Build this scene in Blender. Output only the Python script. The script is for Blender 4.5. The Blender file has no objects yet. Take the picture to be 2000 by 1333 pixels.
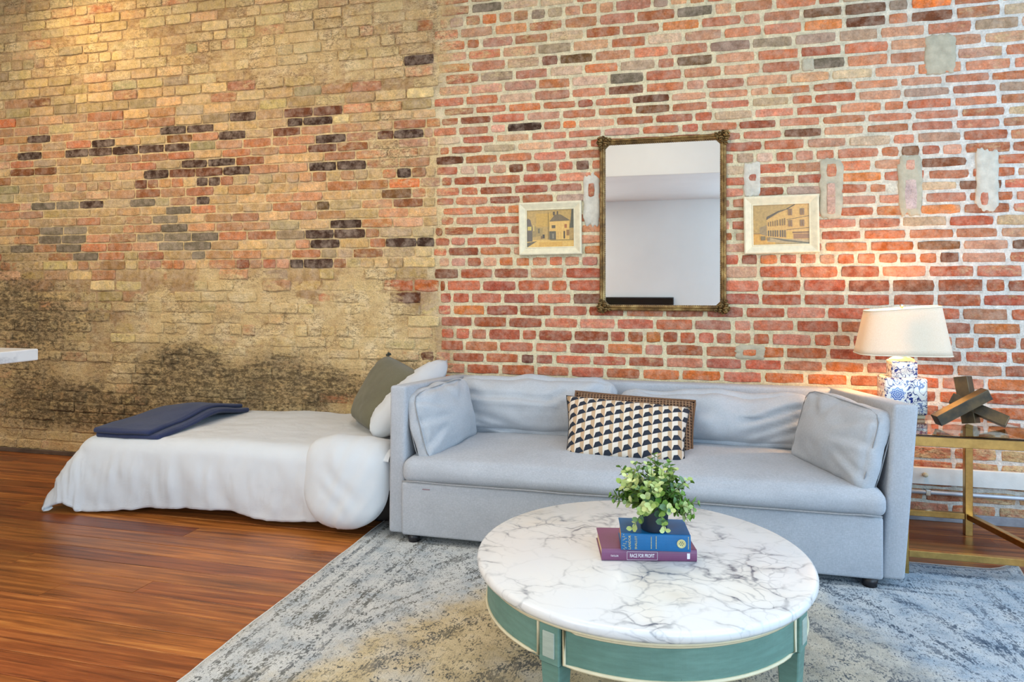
import bpy, bmesh, math, random
from mathutils import Vector, Matrix, noise

# ------------------------------------------------------------------ camera
TH, F, HZ, H, D = math.radians(14.2), 1338.0, 560.0, 1.30, 4.27
CT, ST = math.cos(TH), math.sin(TH)
scene = bpy.context.scene
col = scene.collection
cam_d = bpy.data.cameras.new('camera'); cam = bpy.data.objects.new('camera', cam_d); col.objects.link(cam)
cam.location = (0, -D, H); cam.rotation_euler = (math.pi/2, 0, TH)
cam_d.sensor_width = 36; cam_d.lens = 36*F/2000; cam_d.shift_y = -(666.5-HZ)/2000
cam_d.clip_start = .05
scene.camera = cam
# ------------------------------------------------------------------ world, lights, exposure
w = bpy.data.worlds.new('sky'); scene.world = w; w.use_nodes = True
w.node_tree.nodes['Background'].inputs[0].default_value = (.62, .76, 1, 1)
w.node_tree.nodes['Background'].inputs[1].default_value = 1.0
vs = scene.view_settings
vs.view_transform = 'Standard'; vs.look = 'None'; vs.gamma = 1; vs.use_curve_mapping = False
vs.exposure = -0.40
scene.cycles.use_denoising = True
scene.cycles.use_adaptive_sampling = True; scene.cycles.adaptive_threshold = .03
scene.cycles.max_bounces = 8; scene.cycles.diffuse_bounces = 3; scene.cycles.glossy_bounces = 3; scene.cycles.transmission_bounces = 6; scene.cycles.caustics_reflective = False
scene.cycles.caustics_refractive = False; scene.cycles.sample_clamp_indirect = 6

def area(name, loc, rot, sx, sy, power, color):
    d = bpy.data.lights.new(name, 'AREA'); d.shape = 'RECTANGLE'; d.size = sx; d.size_y = sy
    d.energy = power; d.color = color
    o = bpy.data.objects.new(name, d); col.objects.link(o); o.location = loc; o.rotation_euler = rot
    return o
R = math.radians
COOL = (.50, .75, 1.0)
area('window_daylight', (3.30, -1.75, 1.75), (0, R(90), 0), 2.3, 1.7, 95, COOL)
area('window_daylight', (3.30, -4.6, 1.75), (0, R(90), 0), 2.3, 1.7, 130, COOL)
area('window_daylight', (2.15, -6.38, 1.75), (R(90), 0, 0), 1.7, 2.3, 125, (.50, .75, 1))
area('window_daylight', (-3.0, -6.38, 1.75), (R(90), 0, 0), 1.7, 2.3, 135, (.84, .95, 1))
# fill lamps added out of view: kitchen end, sofa side, under the soffit
KITCHEN_FILL = dict(loc=(-4.9, -3.6, 3.68), sx=2.4, sy=1.2, power=125, color=(1, .92, .74))  # added warm fill for the left end
LIVING_FILL = dict(loc=(-.6, -2.3, 3.68), sx=1.3, sy=1.3, power=46, color=(1, .97, .90))  # added to brighten the soffit front and the room
SOFFIT_FILL = dict(loc=(-2.4, -5.3, 2.56), sx=.9, sy=.5, power=30, color=(1, .95, .86))  # added to brighten the wall seen in the mirror
XR, XL, YF, ZC = 3.40, -7.8, -6.5, 3.75

# ------------------------------------------------------------------ helpers
def ray(px, py):
    u = (px-1000)/F; v = (HZ-py)/F
    return Vector((-ST+u*CT, CT+u*ST, v))
def at(px, py, Y):
    r = ray(px, py); t = (Y+D)/r.y
    return Vector((r.x*t, Y, H+r.z*t))
def atz(px, py, z):
    r = ray(px, py); t = (z-H)/r.z
    return Vector((r.x*t, r.y*t-D, z))
def proj(p):
    lat = p[0]*CT+(p[1]+D)*ST; dep = -p[0]*ST+(p[1]+D)*CT
    return 1000+F*lat/dep, HZ-F*(p[2]-H)/dep, dep

WL = {}
def lin(c):
    return tuple(((x/255)/12.92 if x/255 <= .04045 else ((x/255+.055)/1.055)**2.4) for x in c[:3])
def tag(o, label=None, cat=None, group=None, kind=None):
    if label: o['label'] = label
    if cat: o['category'] = cat
    if group: o['group'] = group
    if kind: o['kind'] = kind
    return o
def thing(name, loc, label, cat, group=None):
    o = bpy.data.objects.new(name, None); col.objects.link(o); o.empty_display_size = .1
    o.location = loc; WL[o] = Vector(loc)
    return tag(o, label, cat, group)
def link(name, me, parent=None, origin=None):
    o = bpy.data.objects.new(name, me); col.objects.link(o)
    og = Vector(origin) if origin is not None else Vector((0, 0, 0))
    WL[o] = og
    if parent:
        o.parent = parent; o.location = og-WL[parent]
    else:
        o.location = og
    return o
def mk(name, verts, faces, mat, parent=None, smooth=False, origin=None, colors=None, attrs=None):
    """verts in world space; the object's origin is put at `origin` or at the middle of the base"""
    if origin is None:
        xs = [v[0] for v in verts]; ys = [v[1] for v in verts]; zs = [v[2] for v in verts]
        origin = ((min(xs)+max(xs))/2, (min(ys)+max(ys))/2, min(zs))
    og = Vector(origin)
    me = bpy.data.meshes.new(name)
    me.from_pydata([tuple(Vector(v)-og) for v in verts], [], faces)
    if smooth: me.polygons.foreach_set('use_smooth', [True]*len(me.polygons))
    if colors:
        a = me.color_attributes.new('col', 'FLOAT_COLOR', 'POINT')
        a.data.foreach_set('color', [x for c in colors for x in (c[0], c[1], c[2], 1)])
    for k, vals in (attrs or {}).items():
        a = me.attributes.new(k, 'FLOAT', 'POINT'); a.data.foreach_set('value', vals)
    if mat: me.materials.append(mat)
    me.update()
    return link(name, me, parent, og)
def frame(o, x, y):
    """matrix with origin o, x axis x, y axis near y, z = x cross y"""
    x = Vector(x).normalized(); z = x.cross(Vector(y)).normalized(); y = z.cross(x)
    m = Matrix((x, y, z)).transposed().to_4x4(); m.translation = Vector(o)
    return m
def shape(bm, name, mat, parent=None, smooth=False, M=None, origin=None):
    if M is not None: bm.transform(M)
    bmesh.ops.recalc_face_normals(bm, faces=bm.faces)
    bm.verts.index_update()
    vs_ = [v.co.copy() for v in bm.verts]; fs = [[v.index for v in f.verts] for f in bm.faces]
    bm.free()
    return mk(name, vs_, fs, mat, parent, smooth, origin)
def box_bm(lo, hi, bev=0, seg=2):
    bm = bmesh.new(); bmesh.ops.create_cube(bm, size=1)
    for v in bm.verts:
        v.co = Vector([lo[i]+(v.co[i]+.5)*(hi[i]-lo[i]) for i in range(3)])
    if bev: bmesh.ops.bevel(bm, geom=bm.edges[:], offset=bev, segments=seg, affect='EDGES', profile=.5)
    return bm
def box(name, lo, hi, mat, parent=None, bev=0, seg=2, smooth=False, M=None):
    return shape(box_bm(lo, hi, bev, seg), name, mat, parent, smooth, M)
def hexa_bm(c, bev=0, seg=3):
    """c: 8 corners, bottom 4 then top 4, same winding"""
    bm = bmesh.new(); v = [bm.verts.new(p) for p in c]
    for f in ((0, 1, 2, 3), (4, 5, 6, 7), (0, 1, 5, 4), (1, 2, 6, 5), (2, 3, 7, 6), (3, 0, 4, 7)):
        bm.faces.new([v[i] for i in f])
    bmesh.ops.recalc_face_normals(bm, faces=bm.faces)
    if bev: bmesh.ops.bevel(bm, geom=bm.edges[:], offset=bev, segments=seg, affect='EDGES', profile=.5)
    return bm
def tube_bm(path, rad, n=8, bm=None, closed=False):
    bm = bm or bmesh.new(); rings = []
    path = [Vector(p) for p in path]; m = len(path)
    for i, p in enumerate(path):
        a = path[(i-1) % m] if (closed or i) else p; b = path[(i+1) % m] if (closed or i < m-1) else p
        t = (b-a).normalized(); up = Vector((0, 0, 1)) if abs(t.z) < .9 else Vector((1, 0, 0))
        s = t.cross(up).normalized(); q = s.cross(t)
        r = rad[i] if isinstance(rad, (list, tuple)) else rad
        rings.append([bm.verts.new(p+r*(math.cos(2*math.pi*k/n)*s+math.sin(2*math.pi*k/n)*q)) for k in range(n)])
    for i in range(m if closed else m-1):
        A, B = rings[i], rings[(i+1) % m]
        for k in range(n): bm.faces.new((A[k], A[(k+1) % n], B[(k+1) % n], B[k]))
    if not closed:
        bm.faces.new(rings[0]); bm.faces.new(rings[-1])
    return bm
def lathe_bm(prof, n=48, c=(0, 0, 0), bm=None, a0=0, a1=2*math.pi):
    """prof: (radius, z) list"""
    bm = bm or bmesh.new(); full = abs(a1-a0-2*math.pi) < 1e-6; rings = []
    cnt = n if full else n+1
    for r, z in prof:
        if r < 1e-6: rings.append([bm.verts.new((c[0], c[1], c[2]+z))]); continue
        rings.append([bm.verts.new((c[0]+r*math.cos(a0+(a1-a0)*k/n), c[1]+r*math.sin(a0+(a1-a0)*k/n), c[2]+z)) for k in range(cnt)])
    for A, B in zip(rings, rings[1:]):
        for k in range(n):
            k2 = (k+1) % cnt
            if len(A) == 1 and len(B) == 1: continue
            if len(A) == 1: bm.faces.new((A[0], B[k], B[k2]))
            elif len(B) == 1: bm.faces.new((A[k], A[k2], B[0]))
            else: bm.faces.new((A[k], A[k2], B[k2], B[k]))
    return bm
def fbm(x, y, z=0, o=4):
    return noise.fractal((x, y, z), .9, 2.1, o, noise_basis='PERLIN_ORIGINAL')
def soft_bm(sx, sy, sz, r, puff=(0, 0, 0), n=14, wr=0, ws=5, seed=0, nz=None):
    """rounded padded block centred on the origin; puff swells each pair of sides, wr = wrinkle height"""
    bm = bmesh.new(); half = Vector((sx/2, sy/2, sz/2)); nz = nz or n
    cnt = {0: n, 1: n, 2: nz}
    for ax in range(3):
        for sg in (-1, 1):
            a, b = (ax+1) % 3, (ax+2) % 3; g = []
            for i in range(cnt[a]+1):
                row = []
                for j in range(cnt[b]+1):
                    p = Vector((0, 0, 0)); p[ax] = sg
                    p[a] = math.sin((2*i/cnt[a]-1)*math.pi/2*.86)/math.sin(math.pi/2*.86); p[b] = math.sin((2*j/cnt[b]-1)*math.pi/2*.86)/math.sin(math.pi/2*.86)
                    row.append(bm.verts.new(p))
                g.append(row)
            for i in range(cnt[a]):
                for j in range(cnt[b]):
                    f = (g[i][j], g[i+1][j], g[i+1][j+1], g[i][j+1])
                    bm.faces.new(f if sg > 0 else f[::-1])
    bmesh.ops.remove_doubles(bm, verts=bm.verts, dist=1e-5)
    for v in bm.verts:
        q = v.co.copy(); p = Vector([q[i]*half[i] for i in range(3)])
        inner = Vector([max(-half[i]+r, min(half[i]-r, p[i])) for i in range(3)])
        d = p-inner
        if d.length > 1e-9: p = inner+d.normalized()*min(r, max(d.length, r))
        for i in range(3):
            a, b = (i+1) % 3, (i+2) % 3
            p[i] += puff[i]*q[i]*(1-q[a]**2)*(1-q[b]**2)
        if wr:
            k = noise.fractal(Vector((p.x*ws+seed*7.1, p.y*ws, p.z*ws+seed)), 1, 2, 3)
            nrm = Vector((q.x**3, q.y**3, q.z**3))
            if nrm.length > 0: p += nrm.normalized()*k*wr
        v.co = p
    return bm
def pillow_bm(c, th, n=22, nrm=None, pinch=.06, ex=.55, wr=.006, ws=7, seed=0):
    """knife edge cushion; c = TL, TR, BR, BL in space; nrm points to the front"""
    TL, TR, BR, BL = [Vector(p) for p in c]
    ax = (TR-TL); ay = (BL-TL); nv = Vector(nrm).normalized() if nrm else ay.cross(ax).normalized()
    bm = bmesh.new(); F_, B_ = {}, {}
    ctr = (TL+TR+BR+BL)/4
    for i in range(n+1):
        for j in range(n+1):
            u, v = i/n, j/n
            p = TL*(1-u)*(1-v)+TR*u*(1-v)+BR*u*v+BL*(1-u)*v
            U, V = 2*u-1, 2*v-1
            e = (1-U**2)*(abs(V)**3)+(1-V**2)*(abs(U)**3)     # middle of the edges is drawn inwards
            p = p+(ctr-p)*pinch*e
            t = th/2*((1-U**4)*(1-V**4))**ex
            k = wr*noise.fractal(Vector((u*ws*ax.length/.4+seed*3.7, v*ws*ay.length/.4, seed)), 1, 2, 3)*((1-U**8)*(1-V**8))
            edge = i in (0, n) or j in (0, n)
            F_[i, j] = bm.verts.new(p+nv*(t+k))
            B_[i, j] = F_[i, j] if edge else bm.verts.new(p-nv*(t-k*.4))
    for i in range(n):
        for j in range(n):
            q = [(i, j), (i+1, j), (i+1, j+1), (i, j+1)]
            bm.faces.new([F_[k] for k in q]); 
            bb = [B_[k] for k in q][::-1]
            if len(set(bb)) == 4 and not all(F_[k] is B_[k] for k in q): bm.faces.new(bb)
    return bm
def edge_loop(c, pinch=.06, n=22):
    TL, TR, BR, BL = [Vector(p) for p in c]; ctr = (TL+TR+BR+BL)/4; out = []
    for A, B in ((TL, TR), (TR, BR), (BR, BL), (BL, TL)):
        for i in range(n):
            t = i/n; p = A.lerp(B, t); U = 2*t-1
            out.append(p+(ctr-p)*pinch*(1-U**2))
    return out

# ------------------------------------------------------------------ materials
def new_mat(name):
    m = bpy.data.materials.new(name); m.use_nodes = True
    nt = m.node_tree; b = nt.nodes['Principled BSDF']
    return m, nt, b
def nd(nt, typ, ins=None, **at_):
    n = nt.nodes.new('ShaderNode'+typ)
    for k, v in at_.items(): setattr(n, k, v)
    for k, v in (ins or {}).items():
        s = n.inputs[k]
        if isinstance(v, bpy.types.NodeSocket): nt.links.new(v, s)
        else: s.default_value = v
    return n
def setin(nt, n, k, v):
    if isinstance(v, bpy.types.NodeSocket): nt.links.new(v, n.inputs[k])
    else: n.inputs[k].default_value = v
def c4(c): return (*lin(c), 1)
def coords(nt, kind='Object', scale=(1, 1, 1)):
    t = nd(nt, 'TexCoord').outputs[kind] if kind != 'World' else nd(nt, 'NewGeometry').outputs['Position']
    return nd(nt, 'Mapping', {'Vector': t, 'Scale': scale}).outputs[0]
def noi(nt, vec, scale, detail=4, rough=.55, dist=0):
    return nd(nt, 'TexNoise', {'Vector': vec, 'Scale': scale, 'Detail': detail, 'Roughness': rough, 'Distortion': dist}).outputs['Fac']
def ramp(nt, fac, stops):
    r = nd(nt, 'ValToRGB', {'Fac': fac}); e = r.color_ramp.elements
    while len(e) < len(stops): e.new(.5)
    for k, (p, c) in zip(e, stops):
        k.position = p; k.color = c if len(c) == 4 else (*c, 1)
    return r.outputs[0]
def bw(nt, fac, a, b):
    k, wh = (0, 0, 0, 1), (1, 1, 1, 1)
    return ramp(nt, fac, [(a, k), (b, wh)] if a < b else [(b, wh), (a, k)])
def vary(nt, base, fac, lo, hi, a=.3, b=.7):
    return mix(nt, 1.0, base, ramp(nt, fac, [(a, (lo, lo, lo)), (b, (hi, hi, hi))]), 'MULTIPLY')
def mix(nt, fac, a, b, mode='MIX'):
    n = nd(nt, 'Mix', data_type='RGBA', blend_type=mode)
    for i, v in ((0, fac), (6, a), (7, b)):
        if isinstance(v, bpy.types.NodeSocket): nt.links.new(v, n.inputs[i])
        else: n.inputs[i].default_value = v
    return n.outputs[2]
def mth(nt, op, a, b=0.0, c=0.0):
    n = nd(nt, 'Math', operation=op)
    for i, v in enumerate((a, b, c)):
        if isinstance(v, bpy.types.NodeSocket): nt.links.new(v, n.inputs[i])
        else: n.inputs[i].default_value = v
    return n.outputs[0]
def bump(nt, b, height, strength=.3, dist=.01):
    n = nd(nt, 'Bump', {'Strength': strength, 'Distance': dist, 'Height': height})
    nt.links.new(n.outputs[0], b.inputs['Normal'])
def simple(name, c, rough=.6, metal=0, var=.12, scale=14, bscale=60, bstr=.15, kind='Object', spec=.5, coat=0):
    m, nt, b = new_mat(name); v = coords(nt, kind)
    a = lin(c); n1 = noi(nt, v, scale, 5)
    d = tuple(max(0, x*(1-var*1.6)) for x in a); l = tuple(min(1, x*(1+var)) for x in a)
    setin(nt, b, 'Base Color', ramp(nt, n1, [(.3, d), (.7, l)]))
    b.inputs['Roughness'].default_value = rough; b.inputs['Metallic'].default_value = metal
    b.inputs['Specular IOR Level'].default_value = spec
    if coat: b.inputs['Coat Weight'].default_value = coat
    if bstr: bump(nt, b, noi(nt, v, bscale, 4), bstr, .004)
    return m
def fabric(name, c, weave=900, var=.09, bstr=.25, rough=.92, wr=0, wscale=9, slub=.1):
    m, nt, b = new_mat(name); v = coords(nt, 'Object')
    h1 = nd(nt, 'TexWave', {'Vector': v, 'Scale': weave/6.28, 'Distortion': 1.5, 'Detail': 1.0}, bands_direction='X').outputs['Fac']
    h2 = nd(nt, 'TexWave', {'Vector': v, 'Scale': weave/6.28, 'Distortion': 1.5, 'Detail': 1.0}, bands_direction='Z').outputs['Fac']
    sl = noi(nt, coords(nt, 'Object', (90, 90, 520)), 1, 3); sl2 = noi(nt, coords(nt, 'Object', (520, 120, 90)), 1, 3)
    big = noi(nt, v, 6, 4)
    a = lin(c); d = tuple(x*(1-var*1.8) for x in a); l = tuple(min(1, x*(1+var)) for x in a)
    base = ramp(nt, big, [(.25, d), (.75, l)])
    base = mix(nt, slub, base, ramp(nt, mth(nt, 'MULTIPLY', sl, sl2), [(.12, (0, 0, 0)), (.4, (1, 1, 1))]), 'SOFT_LIGHT') if slub else base
    setin(nt, b, 'Base Color', base); b.inputs['Roughness'].default_value = rough
    b.inputs['Specular IOR Level'].default_value = .15; b.inputs['Sheen Weight'].default_value = .15
    h = mth(nt, 'ADD', mth(nt, 'MULTIPLY', mth(nt, 'ADD', h1, h2), .15), mth(nt, 'MULTIPLY', sl, .4))
    if wr: h = mth(nt, 'ADD', h, mth(nt, 'MULTIPLY', noi(nt, v, wscale, 5, .5, 1.2), wr))
    bump(nt, b, h, bstr, .004 if not wr else .02)
    return m

# brick and mortar: own colour from the 'col' attribute, soot / plaster amount from 'soot' and 'plas'
def masonry(name, bscale, bstr, speck):
    m, nt, b = new_mat(name); v = coords(nt, 'World')
    base = nd(nt, 'Attribute', attribute_name='col').outputs['Color']
    soot = nd(nt, 'Attribute', attribute_name='soot').outputs['Fac']
    plas = nd(nt, 'Attribute', attribute_name='plas').outputs['Fac']
    n1 = noi(nt, v, 22, 4, .65); n2 = noi(nt, v, 95, 3, .7); n3 = noi(nt, v, 7, 3, .6)
    n4 = noi(nt, nd(nt, 'Mapping', {'Vector': v, 'Scale': (1, 1, 2.4)}).outputs[0], 13, 5, .72)
    base = vary(nt, base, n1, .72, 1.26); base = vary(nt, base, n2, 1-speck, 1+speck)
    # thin lime haze over everything, in blotches
    hz = mth(nt, 'MULTIPLY', bw(nt, noi(nt, v, 17, 4, .7), .42, .72), .42)
    base = mix(nt, hz, base, (*lin((214, 190, 168)), 1))
    # lime and plaster left on the face
    pf = bw(nt, mth(nt, 'ADD', mth(nt, 'MULTIPLY', plas, .9), mth(nt, 'MULTIPLY', mth(nt, 'SUBTRACT', n4, .5), 1.5)), .30, .66)
    pc = ramp(nt, n3, [(.3, lin((192, 160, 110))), (.5, lin((216, 188, 138))), (.72, lin((234, 212, 170)))])
    base = mix(nt, mth(nt, 'MULTIPLY', pf, .86), base, vary(nt, pc, n2, .78, 1.18))
    # hairline cracks and lost pointing where the face is plastered
    n6 = noi(nt, nd(nt, 'Mapping', {'Vector': v, 'Scale': (1, 1, 2.3)}).outputs[0], 10, 6, .68)
    ck = bw(nt, mth(nt, 'ABSOLUTE', mth(nt, 'SUBTRACT', n6, .5)), .022, .006)
    ck = mth(nt, 'MULTIPLY', mth(nt, 'MULTIPLY', ck, bw(nt, plas, .30, .50)), bw(nt, noi(nt, v, 3.5, 4), .42, .56))
    base = mix(nt, mth(nt, 'MULTIPLY', ck, .75), base, (*lin((92, 68, 44)), 1))
    # old soot and damp, ragged and mottled
    n5 = noi(nt, nd(nt, 'Mapping', {'Vector': v, 'Scale': (1, 1, 1.7)}).outputs[0], 30, 6, .80)
    sf = bw(nt, mth(nt, 'ADD', mth(nt, 'MULTIPLY', soot, .62), mth(nt, 'ADD', mth(nt, 'MULTIPLY', mth(nt, 'SUBTRACT', n4, .5), 1.7), mth(nt, 'MULTIPLY', mth(nt, 'SUBTRACT', n5, .5), 2.3))), .42, .84)
    sc = ramp(nt, n1, [(.3, lin((46, 38, 29))), (.6, lin((88, 72, 50))), (.8, lin((140, 110, 76)))])
    base = mix(nt, mth(nt, 'MULTIPLY', mth(nt, 'MULTIPLY', soot, bw(nt, n3, .25, .7)), .62), base, (*lin((112, 88, 56)), 1))
    base = mix(nt, mth(nt, 'MULTIPLY', sf, .85), base, sc)
    setin(nt, b, 'Base Color', base); b.inputs['Roughness'].default_value = .9
    b.inputs['Specular IOR Level'].default_value = .2
    h = mth(nt, 'ADD', mth(nt, 'ADD', n2, n1), mth(nt, 'MULTIPLY', mth(nt, 'MULTIPLY', n4, mth(nt, 'ADD', plas, soot)), 1.6))
    bump(nt, b, h, bstr, .012)
    return m
M_BRICK = masonry('brick', 60, .6, .22)
M_MORTAR = masonry('mortar', 80, .55, .16)

def plank_mat():
    m, nt, b = new_mat('heart_pine'); v = coords(nt, 'World')
    rnd = nd(nt, 'ObjectInfo').outputs['Random']
    off = nd(nt, 'CombineXYZ', {'X': mth(nt, 'MULTIPLY', rnd, 37.0), 'Y': mth(nt, 'MULTIPLY', rnd, 11.0)}).outputs[0]
    p = nd(nt, 'VectorMath', {0: v, 1: off}, operation='ADD').outputs[0]
    g1 = noi(nt, nd(nt, 'Mapping', {'Vector': p, 'Scale': (1.6, 38, 1)}).outputs[0], 1, 6, .62, .5)
    g2 = noi(nt, nd(nt, 'Mapping', {'Vector': p, 'Scale': (6, 210, 1)}).outputs[0], 1, 4, .6)
    g3 = noi(nt, nd(nt, 'Mapping', {'Vector': p, 'Scale': (1.1, 3.2, 1)}).outputs[0], 1, 4, .6)
    c = ramp(nt, g1, [(.25, lin((84, 42, 18))), (.40, lin((136, 72, 30))), (.55, lin((172, 96, 40))), (.78, lin((218, 146, 72)))])
    c = mix(nt, .5, c, ramp(nt, g2, [(.3, (.3, .3, .3)), (.6, (.6, .6, .6))]), 'OVERLAY')
    c = mix(nt, .8, c, ramp(nt, g3, [(.3, (.26, .24, .24)), (.55, (.52, .5, .48)), (.75, (.66, .64, .6))]), 'OVERLAY')
    hv = nd(nt, 'HueSaturation', {'Hue': mth(nt, 'ADD', .492, mth(nt, 'MULTIPLY', rnd, .016)), 'Saturation': .98,
            'Value': mth(nt, 'ADD', .60, mth(nt, 'MULTIPLY', rnd, .50)), 'Color': c}).outputs[0]
    # scuffs: few pale chips in the varnish
    ch = bw(nt, noi(nt, nd(nt, 'Mapping', {'Vector': v, 'Scale': (14, 60, 1)}).outputs[0], 1, 3, .6), .76, .80)
    hv = mix(nt, mth(nt, 'MULTIPLY', ch, .6), hv, (*lin((206, 168, 128)), 1))
    setin(nt, b, 'Base Color', hv)
    setin(nt, b, 'Roughness', mth(nt, 'ADD', .20, mth(nt, 'MULTIPLY', g3, .22)))
    b.inputs['Specular IOR Level'].default_value = .42
    bump(nt, b, mth(nt, 'ADD', g1, g2), .12, .004)
    return m
M_PLANK = plank_mat()
M_DARK = simple('dark_gap', (30, 18, 12), .9)
M_WHITE = simple('white_plaster', (240, 240, 238), .85, var=.02, scale=2, bscale=30, bstr=.05, kind='World')
M_CEIL = simple('ceiling_paint', (236, 238, 240), .9, var=.02, scale=2, bscale=30, bstr=.04, kind='World')
M_SOFA = fabric('grey_linen', (175, 178, 184), weave=1400, var=.05, bstr=.3, slub=.24)
M_SOFAW = fabric('grey_linen_soft', (184, 187, 192), weave=1400, var=.05, bstr=.32, slub=.2, wr=1.2, wscale=6)
M_PIPE = fabric('grey_seam', (150, 150, 152), weave=1400, var=.05, slub=.2)
M_COTTON = fabric('white_cotton', (236, 239, 242), weave=2200, var=.02, bstr=.55, wr=1.8, wscale=8, slub=0)
M_GREEN = fabric('olive_velvet', (108, 104, 84), weave=1500, var=.08, slub=.1)
M_NAVY = fabric('navy_fleece', (48, 56, 88), weave=900, var=.12, bstr=.5, slub=.15)
M_BLACK = simple('black_plastic', (16, 16, 20), .35, var=.05, bstr=0)
M_LEG = simple('black_wood', (22, 20, 24), .4, var=.1, bstr=.05)
M_GOLD = simple('brushed_brass', (196, 158, 92), .3, 1, var=.12, scale=30, bscale=200, bstr=.08)
M_STEEL = simple('steel', (200, 198, 194), .25, 1, var=.05, bstr=0)
M_CREAM = simple('cream_paint', (222, 210, 176), .55, var=.06, scale=20, bscale=90, bstr=.2)
M_FRAME = simple('cream_frame', (226, 214, 182), .6, var=.07, scale=30, bscale=160, bstr=.35)
M_PIPEW = simple('grey_conduit', (196, 204, 214), .4, .3, var=.06, bstr=.05)
M_WBOARD = simple('white_board_paint', (226, 226, 220), .6, var=.08, scale=9, bscale=50, bstr=.2, kind='World')
M_BASEB = simple('stained_baseboard', (92, 74, 60), .6, var=.3, scale=12, bscale=40, bstr=.3, kind='World')
M_PATCH = simple('cement_patch', (186, 176, 152), .95, var=.12, scale=26, bscale=70, bstr=.7, kind='World')
M_PATCHW = simple('lime_patch', (206, 198, 182), .95, var=.10, scale=26, bscale=70, bstr=.8, kind='World')

# ------------------------------------------------------------------ room shell
# back wall: courses measured on the photograph, bricks on the wall plane Y = 0
PXM = (D/(CT+(957-1000)/F*ST))/F                       # metres per pixel in column 957 of the wall
ROW_Y = [14.6, 36, 61, 83, 105, 128, 150, 172, 195, 214.5, 232, 253, 271.5, 290, 309.5, 331, 351.4, 372.5, 391, 411, 430.4,
         450.5, 471.3, 491, 511, 534, 558.5, 583, 606, 629.7, 652.5, 677.5, 698.5, 721.4]
ROW_J = [730, 830, 640, 840, 720, 410, 840, 735, 690, 450, 960, 770, 655, 535, 685, 780, 575, 490, 585, 770, 595, 450, 360,
         495, 525, 635, 515, 725, 555, 430, 410, 690, 550, 360]
while ROW_Y[0] > -190: ROW_Y.insert(0, ROW_Y[0]-22.3); ROW_J.insert(0, 500+len(ROW_J)*77 % 300)
N_TOP = len(ROW_Y)-34
while ROW_Y[-1] < 930: ROW_Y.append(ROW_Y[-1]+23.4); ROW_J.append(400+len(ROW_J)*131 % 330)
row_z = [H+(HZ-y)*PXM for y in ROW_Y]
def wall_x(px):
    return at(px, HZ, 0).x
HEADERS = {N_TOP+k for k in (1, 15, 24, 30, 37)}
SEAM = wall_x(853)
rng = random.Random(11)

def gauss(px, py, cx, cy, rx, ry): return math.exp(-((px-cx)/rx)**2-((py-cy)/ry)**2)
SOOT = [(440, 735, 180, 44, 1.6), (360, 690, 80, 30, .9), (560, 770, 130, 34, 1.4), (60, 700, 130, 140, .85), (130, 610, 190, 60, .55),
        (150, 790, 140, 50, .8), (330, 440, 100, 30, .22), (60, 480, 180, 34, .42), (10, 560, 80, 70, .55), (650, 760, 60, 44, .8), (270, 790, 140, 40, .8),
        (560, 690, 50, 16, .5), (240, 810, 220, 25, .6), (30, 20, 70, 40, .5), (420, 600, 120, 30, .3), (820, 60, 40, 60, .25)]
def soot_at(px, py):
    s = sum(k*gauss(px, py, a, b, c, d) for a, b, c, d, k in SOOT)
    s -= .9*gauss(px, py, 235, 745, 22, 40)+.8*gauss(px, py, 455, 705, 30, 22)+.5*gauss(px, py, 150, 730, 40, 25)+.6*gauss(px, py, 660, 790, 26, 22)
    return max(0, min(1.12, s))
def smooth(a, b, x):
    t = max(0, min(1, (x-a)/(b-a))); return t*t*(3-2*t)
def plas_at(X, Z, px, py):
    k = fbm(X*1.3, Z*1.3, 2); py = py+85*k+30*fbm(X*5, Z*5, 6)
    if X < SEAM:
        top = .50*smooth(275, 120, py); low = .74*smooth(490, 590, py); mid = .20
        return max(top, low, mid)+.28*gauss(px, py, 760, 350, 70, 60)+.2*gauss(px, py, 600, 130, 120, 60)+.25*k
    t = .10+.30*smooth(260, 100, py)*smooth(1350, 950, px)+.30*math.exp(-((X-SEAM)/.14)**2)
    t += .14*smooth(1800, 1950, px)+.28*smooth(905, 935, py)
    return t+.12*k
def pick(r, pal):
    t = r.random()*sum(p[0] for p in pal)
    for p in pal:
        t -= p[0]
        if t <= 0: break
    c = p[1]; k = 1+r.uniform(-.13, .10)
    return tuple(max(0, min(255, x*k+r.uniform(-5, 5))) for x in c)
P_RIGHT = [(5, (187, 109, 75)), (4, (195, 125, 93)), (3, (173, 95, 63)), (2.6, (203, 147, 117)), (1.0, (149, 83, 53)), (.4, (115, 71, 47)), (1.0, (197, 165, 133)), (1, (201, 117, 69))]
P_RTOP = [(4, (195, 127, 91)), (3, (203, 147, 113)), (2, (185, 109, 73)), (1.8, (197, 165, 133)), (1, (205, 123, 71)), (.6, (161, 135, 111)), (.3, (127, 83, 57))]
P_RLOW = [(5, (175, 91, 61)), (4, (185, 105, 75)), (2, (165, 85, 55)), (2, (193, 123, 95)), (1, (199, 113, 63)), (.4, (127, 75, 51))]
P_LTOP = [(6, (202, 170, 115)), (4, (192, 156, 106)), (2, (212, 184, 130)), (1.6, (190, 132, 89)), (.8, (170, 152, 111)), (.4, (160, 98, 68))]
P_LMID = [(4, (202, 162, 109)), (3.4, (192, 136, 93)), (2.4, (184, 118, 76)), (1.6, (198, 150, 109)), (.6, (140, 88, 53)), (.2, (96, 68, 44)), (1.4, (176, 152, 109))]
P_LLOW = [(5, (208, 178, 120)), (4, (194, 160, 106)), (1.4, (184, 132, 89)), (1.2, (168, 140, 96)), (.25, (190, 104, 63))]
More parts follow.
